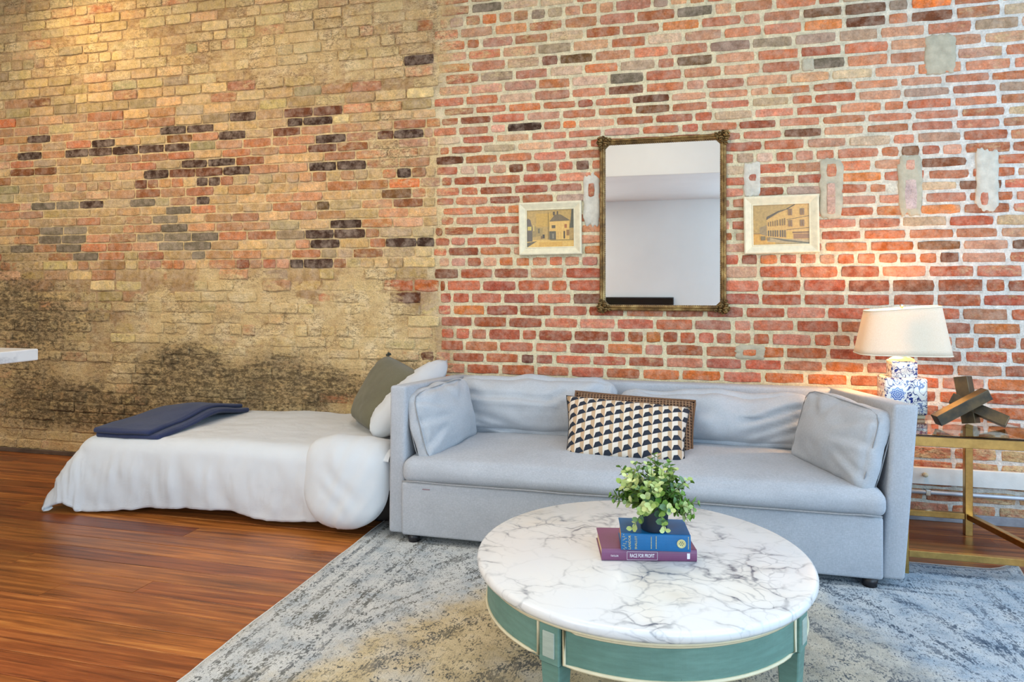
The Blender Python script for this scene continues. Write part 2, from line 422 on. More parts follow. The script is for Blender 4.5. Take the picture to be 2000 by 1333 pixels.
DARKS = [(75, 301), (170, 297), (217, 293), (193, 279), (318, 288), (306, 338), (388, 354), (414, 351), (178, 396), (396, 387), (380, 319), (432, 317),
         (74, 267), (361, 254), (441, 265), (590, 239), (645, 270), (827, 258), (629, 324), (687, 320), (465, 330), (790, 335), (652, 458), (712, 456),
         (620, 476), (814, 473), (494, 225), (570, 515), (600, 516), (1024, 248), (825, 117), (685, 437)]
BROWNS = [(358, 337), (407, 335), (283, 357), (557, 260), (769, 263), (624, 290), (609, 218), (818, 583), (844, 697), (868, 312), (1024, 327), (876, 536), (1800, 32), (1690, 45), (1870, 322), (1880, 362), (1878, 697), (1250, 186)]
GREYS = [(318, 426), (346, 443), (414, 462), (398, 479), (351, 405), (155, 446), (112, 447), (56, 481), (146, 482), (121, 465), (349, 479), (324, 461),
         (169, 495), (382, 495), (277, 393), (115, 398), (1575, 127), (1390, 20), (1225, 150), (958, 15)]
ORANGE = [(837, 560), (1720, 470), (1715, 505), (1790, 15), (1640, 745), (1470, 690), (16, 250), (1560, 745), (1380, 738), (766, 360)]

bricks = []                                            # (x0, x1, z0, z1, row, px, py)
for i, zc in enumerate(row_z):
    up = (row_z[i-1]+zc)/2 if i else zc+.037
    dn = (row_z[i+1]+zc)/2 if i < len(row_z)-1 else zc-.037
    if up > ZC or dn < 0: continue
    x0 = wall_x(840+ROW_J[i]*.195)
    cuts = [x0]
    for sg in (1, -1):
        x = x0
        while XL < x < XR:
            L = .105+rng.uniform(-.006, .008) if i in HEADERS else (.228+rng.uniform(-.012, .012) if rng.random() > .10 else .11+rng.uniform(-.01, .02))
            if i in HEADERS and rng.random() < .08: L = .228
            x += sg*L; cuts.append(x)
    cuts = sorted(c for c in cuts if XL-.01 < c < XR+.01)
    SM = SEAM+rng.uniform(-.035, .03)
    for a, b in zip(cuts, cuts[1:]):
        if a < SM < b:                               # the straight joint between the two builds
            if SM-a > .05: bricks.append((a, SM, dn, up, i))
            if b-SM > .05: bricks.append((SM, b, dn, up, i))
        else: bricks.append((a, b, dn, up, i))

def brick_geo(x0, x1, z0, z1, left, low):
    r = rng; jh = .0042 if left else .0088; jv = .0038 if left else .009
    if left and low: jh = .003; jv = .003
    a, b, c, d = x0+jv*r.uniform(.8, 1.3), x1-jv*r.uniform(.8, 1.3), z0+jh*r.uniform(.8, 1.25), z1-jh*r.uniform(.8, 1.25)
    amp = .0022 if not left else (.0025 if not low else .005)
    pts = []; nx = 4 if (b-a) > .15 else 3
    for k in range(nx): pts.append((a+(b-a)*k/nx, c))
    pts.append((b, c)); pts.append((b, (c+d)/2))
    for k in range(nx): pts.append((b-(b-a)*k/nx, d))
    pts.append((a, d)); pts.append((a, (c+d)/2))
    cx, cz = (a+b)/2, (c+d)/2
    rag = []
    for x, z in pts:
        corner = (abs(x-a) < 1e-6 or abs(x-b) < 1e-6) and (abs(z-c) < 1e-6 or abs(z-d) < 1e-6)
        k = .004 if corner else 0
        rag.append((x+r.uniform(-amp, amp)-math.copysign(k, x-cx), z+r.uniform(-amp, amp)-math.copysign(k*.7, z-cz)))
    p = r.uniform(.003, .0085) if not left else r.uniform(.004, .013)
    if left and low: p = r.uniform(.0, .016)
    bev = .0035 if not (left and low) else .007
    n = len(rag); V = []
    tilt = r.uniform(-.02, .02); tz = r.uniform(-.03, .03)
    for x, z in rag: V.append((x, .006, z))
    for x, z in rag: V.append((x, -p+bev*.8, z))
    for x, z in rag:
        ix = x-math.copysign(min(bev, abs(x-cx)*.5), x-cx); iz = z-math.copysign(min(bev, abs(z-cz)*.5), z-cz)
        V.append((ix, -p+(ix-cx)*tilt*.3+(iz-cz)*tz*.3, iz))
    Fc = [(k, (k+1) % n, n+(k+1) % n, n+k) for k in range(n)]
    Fc += [(n+k, n+(k+1) % n, 2*n+(k+1) % n, 2*n+k) for k in range(n)]
    Fc.append(tuple(range(2*n, 3*n)))
    return V, Fc

def inrect(px, py, r): return r[0] < px < r[2] and r[1] < py < r[3]
COVERED = [(1160, 255, 1425, 610), (1010, 392, 1140, 500), (1450, 382, 1604, 495), (1682, 600, 1842, 695), (1722, 700, 1800, 900), (690, 730, 1800, 1340)]
recs = []
for (x0, x1, z0, z1, i) in bricks:
    cx, cz = (x0+x1)/2, (z0+z1)/2
    px, py, dep = proj((cx, 0, cz))
    left = cx < SEAM
    low = left and py > 520
    if low and rng.random() < .22: continue            # plastered over
    if left and py < 180 and rng.random() < .10: continue
    if any(inrect(px, py, q) for q in ((1602, 308, 1646, 428), (1755, 304, 1800, 422), (1905, 292, 1950, 412), (1806, 70, 1866, 140), (1140, 340, 1172, 440), (1452, 318, 1484, 384))) and (x1-x0) < .16:
        continue
    pyo = py; py = py+60*fbm(cx*1.1, cz*1.1, 5)+rng.uniform(-26, 26) if left else py+rng.uniform(-30, 30)
    if left: pal = P_LTOP if py < 215 else (P_LMID if py < 525 else P_LLOW)
    else: pal = P_RTOP if py < 190 else (P_RIGHT if py < 520 else P_RLOW)
    py = pyo; c = pick(rng, pal)
    wpx = (x1-x0)/2*F/dep; hpx = (z1-z0)/2*F/dep
    for lst, base in ((DARKS, (70, 48, 36)), (BROWNS, (112, 66, 42)), (GREYS, (126, 112, 90)), (ORANGE, (204, 108, 52))):
        if any(abs(px-a) < wpx and abs(py-b) < hpx for a, b in lst):
            kk = rng.uniform(.85, 1.15); c = tuple(x*kk for x in base); break
    V, Fc = brick_geo(x0, x1, z0, z1, left, low)
    cl = lin(c); so, pl = [], []; dk = c[0] < 125
    pj = rng.uniform(-.14, .14)
    for v in V:
        a, b_, _ = proj((v[0], 0, v[2]))
        so.append(soot_at(a, b_)); pl.append(max(0, plas_at(v[0], v[2], a, b_)+pj-(.28 if dk else 0)))
    shown = (-20 < px < 2020 and -20 < py < 1050) and not any(inrect(px, py, q) for q in COVERED)
    recs.append((wpx*hpx if shown else 0, V, Fc, cl, so, pl))
recs.sort(key=lambda r: -r[0])

# mortar bed: a fine relief, coloured per vertex by what the mortar is there
NX, NZ = 420, 150; V, C, SO, PL = [], [], [], []
for j in range(NZ+1):
    z = ZC*j/NZ
    for i in range(NX+1):
        x = XL+(XR-XL)*i/NX
        px, py, dep = proj((x, 0, z))
        k = fbm(x*9, z*9, 3)*.0025
        lf = smooth(SEAM+.16, SEAM-.10, x+.14*fbm(x*3, z*3, 1))
        rc = lin((216, 202, 164)); rc2 = lin((216, 210, 200)); t = smooth(1500, 1950, px)
        rc = tuple(a+(b-a)*t for a, b in zip(rc, rc2))
        t2 = smooth(150, 270, py)*smooth(560, 480, py); lc = tuple(a+(b-a)*t2 for a, b in zip(lin((160, 126, 84)), lin((214, 184, 132))))
        c = tuple(a+(b-a)*lf for a, b in zip(rc, lc))
        V.append((x, k-.0008, z)); C.append(c); SO.append(soot_at(px, py)); PL.append(plas_at(x, z, px, py) if lf > .5 else .05)
Fc = [(j*(NX+1)+i, j*(NX+1)+i+1, (j+1)*(NX+1)+i+1, (j+1)*(NX+1)+i) for j in range(NZ) for i in range(NX)]
b0 = len(V)
V += [(XL, .24, 0), (XR, .24, 0), (XR, .24, ZC), (XL, .24, ZC)]; C += [(.3, .2, .15)]*4; SO += [0]*4; PL += [0]*4
Fc += [(b0+1, b0, b0+3, b0+2), (0, b0, b0+1, NX), (NZ*(NX+1), NZ*(NX+1)+NX, b0+2, b0+3), (0, NZ*(NX+1), b0+3, b0), (NX, b0+1, b0+2, NZ*(NX+1)+NX)]
wall_back = mk('wall_back', V, Fc, M_MORTAR, origin=(0, 0, 0), colors=C, attrs={'soot': SO, 'plas': PL})
tag(wall_back, 'old exposed brick wall with pale mortar and worn tan plaster', kind='structure')
for s, V, Fc, cl, so, pl in recs[:300]:
    mk('brick', V, Fc, M_BRICK, wall_back, colors=[cl]*len(V), attrs={'soot': so, 'plas': pl})
V, Fc, C, SO, PL = [], [], [], [], []
for s, v, f, cl, so, pl in recs[300:]:
    n0 = len(V); V += v; Fc += [tuple(k+n0 for k in q) for q in f]; C += [cl]*len(v); SO += so; PL += pl
tag(mk('brick_courses', V, Fc, M_BRICK, wall_back, origin=(0, 0, 0), colors=C, attrs={'soot': SO, 'plas': PL}), kind='stuff')

# cement repairs on the wall
def patch(px0, py0, px1, py1, mat, thick=.009, seed=0, holes=()):
    r = random.Random(seed); a = at(px0, py0, 0); b = at(px1, py1, 0); cx, cz = (a.x+b.x)/2, (a.z+b.z)/2
    wx, wz = abs(b.x-a.x)/2, abs(b.z-a.z)/2; n = 44; V = []
    for ring, (k, y) in enumerate(((1.04, .004), (1, -thick*.55), (.93, -thick), (.5, -thick*1.05))):
        for i in range(n):
            t = 2*math.pi*i/n; ct, st_ = math.cos(t), math.sin(t)
            e = 7; q = (abs(ct)**e+abs(st_)**e)**(-1/e)
            jr = 1+.16*fbm(ct*3+seed, st_*3, seed)
            V.append((cx+wx*ct*q*k*jr, y+.002*fbm(ct*3*k, st_*3*k, seed+5), cz+wz*st_*q*k*jr))
    V.append((cx, -thick, cz)); Fc = []
    for ring in range(3):
        for i in range(n): Fc.append((ring*n+i, ring*n+(i+1) % n, (ring+1)*n+(i+1) % n, (ring+1)*n+i))
    for i in range(n): Fc.append((3*n+i, 3*n+(i+1) % n, 4*n))
    return mk('cement_patch', V, Fc, mat, wall_back, smooth=True)
p_ = [patch(1601, 310, 1646, 426, M_PATCH, .010, 1), patch(1754, 306, 1800, 420, M_PATCH, .010, 2), patch(1906, 294, 1950, 412, M_PATCHW, .011, 3),
      patch(1806, 70, 1866, 142, M_PATCH, .010, 4), patch(1140, 342, 1171, 440, M_PATCHW, .010, 5), patch(1452, 319, 1485, 384, M_PATCHW, .010, 6),
      patch(1436, 674, 1494, 703, M_PATCH, .009, 7), patch(1566, 115, 1590, 138, M_PATCH, .008, 8)]
def shard(px0, py0, px1, py1, c, seed):
    a = at(px0, py0, 0); b = at(px1, py1, 0)
    V, Fc = brick_geo(a.x-.006, b.x+.006, b.z-.006, a.z+.006, False, False)
    V = [(x, y-.0085, z) for x, y, z in V]
    mk('brick_fragment', V, Fc, M_BRICK, wall_back, colors=[lin(c)]*len(V), attrs={'soot': [0]*len(V), 'plas': [.25]*len(V)})
for k, q in enumerate([(1613, 320, 1635, 346, (196, 108, 70)), (1612, 358, 1632, 420, (196, 156, 138)), (1766, 312, 1788, 334, (206, 150, 126)), (1764, 350, 1792, 410, (196, 172, 166)),
          (1912, 376, 1930, 402, (196, 118, 92)), (1461, 340, 1478, 356, (176, 104, 84)), (1449, 681, 1478, 696, (200, 110, 66)), (1148, 358, 1163, 386, (176, 100, 70))]):
    shard(*q, k)

# floor of boards
slab = box('floor', (XL, YF, -.16), (XR, .0, -.014), M_DARK); tag(slab, 'old varnished red-brown plank floor', kind='structure')
r2 = random.Random(5); y = -.002; PW = .1225
while y > YF:
    y1 = y-PW*r2.uniform(.97, 1.03); x = XL-r2.uniform(0, 2.5)
    while x < XR:
        x1 = min(XR, x+r2.uniform(2.2, 4.4)); a = max(x, XL)
        if x1-a > .05:
            g, bv = .0016, .0006; zt = r2.uniform(-.0006, .0006)
            lo = (a+.0006, y1+g); hi = (x1-.0006, y-g)
            V = [(lo[0], lo[1], -.02), (hi[0], lo[1], -.02), (hi[0], hi[1], -.02), (lo[0], hi[1], -.02),
                 (lo[0], lo[1], zt-bv), (hi[0], lo[1], zt-bv), (hi[0], hi[1], zt-bv), (lo[0], hi[1], zt-bv),
                 (lo[0]+bv, lo[1]+bv, zt), (hi[0]-bv, lo[1]+bv, zt), (hi[0]-bv, hi[1]-bv, zt), (lo[0]+bv, hi[1]-bv, zt)]
            q = [(8, 9, 10, 11)]
            for k in range(4):
                k2 = (k+1) % 4; q += [(k, k2, 4+k2, 4+k), (4+k, 4+k2, 8+k2, 8+k)]
            mk('plank', V, q, M_PLANK, slab)
        x = x1
    y = y1

# plastered walls, ceiling, soffit, windows out of frame
def wall_with_openings(name, axis, pos, lo, hi, openings, t, mat, label):
    """axis 'x': wall plane X = pos running along Y, openings (a0, a1, z0, z1)"""
    bm = bmesh.new(); ops = sorted(openings); segs = []; a = lo
    for o in ops:
        segs.append((a, o[0], 0, ZC)); segs.append((o[0], o[1], 0, o[2])); segs.append((o[0], o[1], o[3], ZC)); a = o[1]
    segs.append((a, hi, 0, ZC))
    for s in segs:
        q = bmesh.ops.create_cube(bm, size=1)['verts']
        for v in q:
            c = v.co+Vector((.5, .5, .5)); run = s[0]+c.x*(s[1]-s[0]); zz = s[2]+c.z*(s[3]-s[2]); dep = pos+c.y*t
            v.co = Vector((dep, run, zz)) if axis == 'x' else Vector((run, dep, zz))
    return tag(shape(bm, name, mat), label, kind='structure')
OX = [(-2.6, -.9, .6, 2.9), (-5.45, -3.75, .6, 2.9)]; OF = [(1.3, 3.0, .6, 2.9), (-3.85, -2.15, .6, 2.9)]
wall_with_openings('wall_right', 'x', XR, YF, 0, OX, .2, M_WHITE, 'white plastered side wall with two tall windows')
wall_with_openings('wall_front', 'y', YF-.2, XL, XR, OF, .2, M_WHITE, 'white plastered wall facing the brick wall')
tag(box('wall_left', (XL-.2, YF, 0), (XL, 0, ZC), M_WHITE), 'white plastered end wall', kind='structure')
ceiling = tag(box('ceiling', (XL, YF, ZC), (XR, 0, ZC+.15), M_CEIL), 'plain white ceiling', kind='structure')
tag(box('trim_1', (XL+.001, YF+.001, 2.62), (1.25, -4.05, ZC-.001), M_WHITE, bev=.006), 'white boxed soffit along the ceiling', kind='structure')
gm, gnt, gb = new_mat('window_glass'); gb.inputs['Transmission Weight'].default_value = 1; gb.inputs['Roughness'].default_value = .02
k = 0
for ops, ax in ((OX, 'x'), (OF, 'y')):
    for a0, a1, z0, z1 in ops:
        k += 1
        def B(nm, r0, r1, q0, q1, d0, d1, m, par=None):
            base = XR if ax == 'x' else YF
            sg = 1 if ax == 'x' else -1
            dd = sorted((base+sg*d0, base+sg*d1))
            lo, hi = ((dd[0], r0, q0), (dd[1], r1, q1)) if ax == 'x' else ((r0, dd[0], q0), (r1, dd[1], q1))
            return box(nm, lo, hi, m, par)
        wn = tag(B('window_%d' % k, a0, a1, z0, z0+.05, .06, .14, M_WHITE), 'tall white framed window', kind='structure')
        B('window_frame', a0, a1, z1-.05, z1, .06, .14, M_WHITE, wn); B('window_frame', a0, a0+.05, z0+.05, z1-.05, .06, .14, M_WHITE, wn)
        B('window_frame', a1-.05, a1, z0+.05, z1-.05, .06, .14, M_WHITE, wn); B('meeting_rail', a0+.05, a1-.05, (z0+z1)/2-.025, (z0+z1)/2+.025, .07, .13, M_WHITE, wn)
        B('pane', a0+.05, a1-.05, z0+.05, (z0+z1)/2-.025, .095, .10, gm, wn); B('pane', a0+.05, a1-.05, (z0+z1)/2+.025, z1-.05, .095, .10, gm, wn)

# skirting, wall board and conduit
tag(box('baseboard_left', (XL, -.022, .0), (-3.3, -.010, .035), M_BASEB, bev=.004), 'thin worn wooden strip along the foot of the brick wall', kind='structure')
tag(box('baseboard_right', (.98, -.024, .0), (XR-.01, -.010, .05), simple('greyed_paint', (150, 150, 156), .7, var=.2, kind='World'), bev=.004), 'scuffed grey strip along the foot of the brick wall', kind='structure')
zb0, zb1 = at(1900, 952, -.03).z, at(1900, 919, -.03).z
tag(box('trim_2', (.93, -.036, zb0), (XR-.01, -.011, zb1), M_WBOARD, bev=.003), 'white painted board fixed low on the brick wall', kind='structure')
p = at(1806, 927, -.04)
kn = lathe_bm([(0, -.03), (.010, -.028), (.013, -.022), (.012, -.012), (.007, -.008), (.007, 0), (0, 0)], 16)
o = shape(kn, 'door_stop', M_CREAM, None, True, Matrix.Translation((p.x, -.0365, p.z)) @ Matrix.Rotation(R(-90), 4, 'X'))
tag(o, 'small cream knob screwed to the white wall board', 'knob')
zc = at(1900, 968, -.03).z
cd = thing('conduit_pipe', (2.2, -.03, zc), 'thin pale grey conduit running low along the brick wall', 'pipe')
shape(tube_bm([(.93, -.030, zc+.002), (1.6, -.031, zc), (2.4, -.030, zc), (XR-.012, -.031, zc-.002)], .0115, 12), 'tube', M_PIPEW, cd, True)
for x in (1.3, 2.3): box('clip', (x-.012, -.043, zc-.016), (x+.012, -.013, zc+.016), M_STEEL, cd, bev=.002)

# ------------------------------------------------------------------ rug
def rug_mat():
    m, nt, b = new_mat('faded_rug'); v = coords(nt, 'Object')
    sx = nd(nt, 'SeparateXYZ', {'Vector': v}); X, Y = sx.outputs[0], sx.outputs[1]
    warp = noi(nt, v, 3, 3)
    ax = mth(nt, 'ABSOLUTE', X); ay = mth(nt, 'ABSOLUTE', Y)
    # distance from the rug's edge, in metres
    ed = mth(nt, 'MINIMUM', mth(nt, 'SUBTRACT', 1.525, ax), mth(nt, 'SUBTRACT', 1.22, ay))
    dia = mth(nt, 'ADD', mth(nt, 'ADD', mth(nt, 'MULTIPLY', ax, .66), mth(nt, 'MULTIPLY', mth(nt, 'ABSOLUTE', mth(nt, 'ADD', Y, .68)), .40)), mth(nt, 'MULTIPLY', mth(nt, 'SUBTRACT', warp, .5), .03))
    fld = mth(nt, 'GREATER_THAN', ed, .36)
    mask = bw(nt, mth(nt, 'ADD', dia, mth(nt, 'MULTIPLY', mth(nt, 'SUBTRACT', noi(nt, v, 4, 6, .7), .5), .34)), 1.02, .90)   # middle diamond
    big = noi(nt, v, 1.7, 5, .6); mid = noi(nt, v, 9, 5, .65)
    streak = noi(nt, coords(nt, 'Object', (170, 7, 1)), 1, 5, .7); cross = noi(nt, coords(nt, 'Object', (9, 230, 1)), 1, 4, .7)
    fine = noi(nt, v, 230, 3, .7)
    grey = ramp(nt, mid, [(.3, lin((168, 175, 180))), (.5, lin((198, 199, 197))), (.7, lin((212, 211, 206)))])
    beige = ramp(nt, mid, [(.3, lin((178, 160, 124))), (.55, lin((204, 186, 150))), (.75, lin((212, 200, 174)))])
    base = mix(nt, mth(nt, 'MULTIPLY', mask, bw(nt, big, .26, .46)), grey, beige)
    # one half of the rug is dyed bluer
    bl = mth(nt, 'MULTIPLY', bw(nt, mth(nt, 'ADD', mth(nt, 'MULTIPLY', X, .22), mth(nt, 'ADD', .42, mth(nt, 'MULTIPLY', mth(nt, 'SUBTRACT', big, .5), .5))), .40, .66), .55)
    base = mix(nt, bl, base, ramp(nt, mid, [(.3, lin((128, 160, 190))), (.55, lin((176, 194, 212))), (.75, lin((204, 210, 216)))]))
    dark = mix(nt, bl, ramp(nt, big, [(.4, lin((66, 74, 82))), (.6, lin((84, 82, 72)))]), (*lin((52, 84, 118)), 1))
    def near(val, centre, wd): return bw(nt, mth(nt, 'ABSOLUTE', mth(nt, 'SUBTRACT', val, centre)), wd, wd*.55)
    def union(*a):
        o = a[0]
        for q in a[1:]: o = mth(nt, 'MAXIMUM', o, q)
        return o
    # bands: guard stripes along the edge, dotted lines on the diamonds
    gs = union(near(ed, .045, .016), near(ed, .12, .02), near(ed, .215, .03), near(ed, .30, .016), near(ed, .345, .012))
    ds = mth(nt, 'MULTIPLY', fld, union(near(dia, 1.04, .012), near(dia, 1.085, .010), near(dia, 1.2, .03), near(dia, .82, .03), near(dia, .55, .05)))
    ds = mth(nt, 'MULTIPLY', ds, 1.0)
    bands = mth(nt, 'MULTIPLY', union(gs, ds), bw(nt, noi(nt, v, 6, 5, .65), .32, .60))
    # knots: hard little specks; dense in the bands, sparse between
    kn = noi(nt, coords(nt, 'Object', (150, 62, 1)), 1, 2, .5); kn2 = noi(nt, coords(nt, 'Object', (74, 52, 1)), 1, 2, .5, .4)
    thr = mth(nt, 'SUBTRACT', .640, mth(nt, 'ADD', mth(nt, 'MULTIPLY', bands, .15), mth(nt, 'MULTIPLY', bw(nt, noi(nt, v, 7, 5, .65), .42, .66), .09)))
    sp = bw(nt, mth(nt, 'SUBTRACT', mth(nt, 'MAXIMUM', kn, kn2), thr), 0.0, .06)
    # florets in rows along the diamonds
    lat = nd(nt, 'CombineXYZ', {'X': mth(nt, 'MULTIPLY', mth(nt, 'ADD', X, Y), 12.5), 'Y': mth(nt, 'MULTIPLY', mth(nt, 'SUBTRACT', X, Y), 12.5)}).outputs[0]
    v4 = nd(nt, 'TexVoronoi', {'Vector': lat, 'Scale': 1.0, 'Randomness': .12}); dd = v4.outputs['Distance']
    ring = mth(nt, 'MULTIPLY', bw(nt, dd, .17, .22), bw(nt, dd, .36, .31)); dot = bw(nt, dd, .10, .07)
    pet = bw(nt, noi(nt, v, 150, 1), .46, .54)
    rowm = mth(nt, 'GREATER_THAN', nd(nt, 'SeparateColor', {'Color': v4.outputs['Color']}).outputs[0], .30)
    flo = mth(nt, 'MULTIPLY', mth(nt, 'MULTIPLY', mth(nt, 'MAXIMUM', mth(nt, 'MULTIPLY', ring, pet), dot), rowm), mth(nt, 'MULTIPLY', fld, bw(nt, noi(nt, v, 2.6, 3), .38, .50)))
    worn = bw(nt, mth(nt, 'ADD', noi(nt, v, 5.5, 6, .7), mth(nt, 'MULTIPLY', mth(nt, 'SUBTRACT', streak, .5), .7)), .34, .58)
    base = mix(nt, mth(nt, 'MULTIPLY', mth(nt, 'MULTIPLY', sp, mth(nt, 'ADD', .45, mth(nt, 'MULTIPLY', worn, .55))), .86), base, dark)
    base = mix(nt, mth(nt, 'MULTIPLY', mth(nt, 'MULTIPLY', flo, mth(nt, 'ADD', .3, mth(nt, 'MULTIPLY', worn, .7))), .9), base, dark)
    base = mix(nt, mth(nt, 'MULTIPLY', mth(nt, 'MULTIPLY', bw(nt, streak, .54, .66), bw(nt, noi(nt, v, 6, 4, .6), .40, .62)), .50), base, dark)
    base = mix(nt, mth(nt, 'MULTIPLY', mth(nt, 'MULTIPLY', bands, bw(nt, mth(nt, 'MULTIPLY', cross, mid), .24, .40)), .30), base, dark)
    base = vary(nt, base, fine, .70, 1.24)
    setin(nt, b, 'Base Color', base); b.inputs['Roughness'].default_value = .95; b.inputs['Specular IOR Level'].default_value = .1
    bump(nt, b, mth(nt, 'ADD', mth(nt, 'ADD', fine, streak), cross), .45, .006)
    return m
RX0, RX1, RY0, RY1, RT = -1.61, 1.455, -3.14, -.70, .009
V, Fc = [], []; NXR, NYR = 92, 74
for j in range(NYR+1):
    for i in range(NXR+1):
        x = RX0+(RX1-RX0)*i/NXR; y = RY0+(RY1-RY0)*j/NYR
        z = RT+.0012*fbm(x*3, y*3, 2)
        d = math.hypot(x-RX1, y-RY1); z += .035*math.exp(-(d/.06)**2)          # the curled corner
        wob = .005*fbm(x*4+3, y*4, 7)
        x += wob if i in (0, NXR) else 0; y += .010*fbm(x*2.2, 5, 1) if j == NYR else 0
        V.append((x, y, z))
n0 = len(V); per = [i for i in range(NXR+1)]+[j*(NXR+1)+NXR for j in range(1, NYR+1)]+[NYR*(NXR+1)+i for i in range(NXR-1, -1, -1)]+[j*(NXR+1) for j in range(NYR-1, 0, -1)]
Fc = [(j*(NXR+1)+i, j*(NXR+1)+i+1, (j+1)*(NXR+1)+i+1, (j+1)*(NXR+1)+i) for j in range(NYR) for i in range(NXR)]
for k in per: V.append((V[k][0], V[k][1], max(.001, V[k][2]-RT+.001)))
m_ = len(per); Fc += [(per[k], n0+k, n0+(k+1) % m_, per[(k+1) % m_]) for k in range(m_)]
rug = mk('area_rug', V, Fc, rug_mat(), origin=((RX0+RX1)/2, (RY0+RY1)/2, 0), smooth=True)
tag(rug, 'faded blue grey and beige oriental rug under sofa and round table', 'rug')
bt = tube_bm([(V[k][0], V[k][1], V[k][2]-.003) for k in per], .0042, 6, closed=True)
shape(bt, 'binding', fabric('rug_binding', (206, 204, 198), slub=.1), rug, True)

# ------------------------------------------------------------------ sofa
FLZ = RT
sofa = thing('sofa', (-.26, -.58, 0), 'long light grey upholstered sofa with slim arms against brick wall', 'sofa')
def arm(xb0, xb1, xf0b, xf1b, xf0t, xf1t, zf, zr, yf=-1.035, yr=-.075, z0=.045):
    c = [(xf0b, yf, z0), (xf1b, yf, z0), (xb1, yr, z0), (xb0, yr, z0), (xf0t, yf, zf), (xf1t, yf, zf), (xb1, yr, zr), (xb0, yr, zr)]
    return hexa_bm(c, .016, 3)
shape(arm(-1.435, -1.345, -1.470, -1.385, -1.462, -1.372, .795, .735), 'arm', M_SOFA, sofa, True)
shape(arm(.765, .865, .818, .908, .862, .962, .797, .735), 'arm', M_SOFA, sofa, True)
shape(hexa_bm([(-1.36, -.235, .06), (.775, -.235, .06), (.775, -.08, .06), (-1.36, -.08, .06), (-1.37, -.185, .735), (.79, -.185, .735), (.79, -.078, .735), (-1.37, -.078, .735)], .018, 3), 'back', M_SOFA, sofa, True)
bs = box_bm((-1.388, -1.062, .048), (.818, -.14, .315), .014, 3)
shape(bs, 'base', M_SOFA, sofa, True)
# seat cushion: one long pad with a pulled front edge
sb = soft_bm(2.20, .86, .125, .045, (0, .02, .028), 40, .004, 4, 3, 10)
for v in sb.verts:
    p = v.co
    if p.y < -.30: 
        t = (-.30-p.y)/.15; p.z -= .018*t*t*(1 if p.z > 0 else .2)
    if p.z > 0: p.z += .008*fbm(p.x*3, p.y*3, 1)
    if p.x > 1.0 and p.y < -.25: p.y -= .02*(p.x-1.0)/.1*(1 if p.z < .03 else .4); p.x += .012*(p.x-1.0)/.1
shape(sb, 'seat_cushion', M_SOFA, sofa, True, Matrix.Translation((-.285, -.645, .376)))
shape(tube_bm([(-1.37+i*.0725, -1.0905-.004*math.sin(i/30*math.pi), .328+.004*fbm(i*.4, 0, 0)) for i in range(31)], .004, 6), 'seat_piping', M_PIPE, sofa, True)
def crease(a, b, list_):
    """sum of soft folds at (a, b); each fold is (a0, b0, a1, b1, width, depth)"""
    t_ = 0
    for a0, b0, a1, b1, wd, dp in list_:
        dx_, dy_ = a1-a0, b1-b0; L_ = math.hypot(dx_, dy_); q_ = ((a-a0)*dx_+(b-b0)*dy_)/L_**2
        cr_ = ((a-a0)*dy_-(b-b0)*dx_)/L_; fade = smooth(-.25, .1, q_)*smooth(1.25, .8, q_)
        t_ += dp*fade*(math.exp(-(cr_/wd)**2)-.75*math.exp(-((cr_-1.9*wd)/(1.3*wd))**2))
    return t_
def back_cushion(x0, x1, ztop, seed, lean, folds):
    wz = ztop-.43
    bm = soft_bm(x1-x0, .15, wz, .055, (.012, .075, .020), 56, .020, 4.0, seed, 26)
    for v in bm.verts:
        p = v.co
        if p.y < 0: p.y += crease(p.x, p.z, folds)
        p.z += .016*fbm(p.x*3+seed, 0, 2)*(1 if p.z > 0 else 0)
    Mx = Matrix.Translation(((x0+x1)/2, -.345, .428+wz/2)) @ Matrix.Rotation(R(lean), 4, 'X')
    return shape(bm, 'back_cushion', M_SOFAW, sofa, True, Mx)
back_cushion(-1.335, -.375, .757, 1, -18, [(-.42, .05, .10, .025, .016, .030), (.10, .025, .19, .07, .016, .028), (-.40, -.05, -.10, -.12, .020, .018), (-.36, -.10, -.12, -.15, .014, .014), (.42, .12, .28, .0, .03, .015)])
back_cushion(-.365, .645, .712, 2, -18, [(.46, .06, .18, -.02, .018, .022), (.48, .02, .16, -.10, .020, .022), (.46, -.04, .20, -.13, .016, .014), (-.30, .10, .0, .02, .03, .014), (-.46, .10, -.30, .06, .014, .012)])
for x, y in ((-1.335, -1.02), (.772, -1.025), (-1.32, -.15), (.76, -.15)):
    shape(lathe_bm([(0, FLZ), (.028, FLZ), (.034, .05), (0, .05)], 20, (x, y, 0)), 'leg', M_LEG, sofa, True)
tg = at(832, 957, -1.0635)
box('small_stain', (tg.x-.02, -1.0632, tg.z-.003), (tg.x+.02, -1.0612, tg.z+.003), simple('faint_stain', (150, 128, 134), .95), sofa)

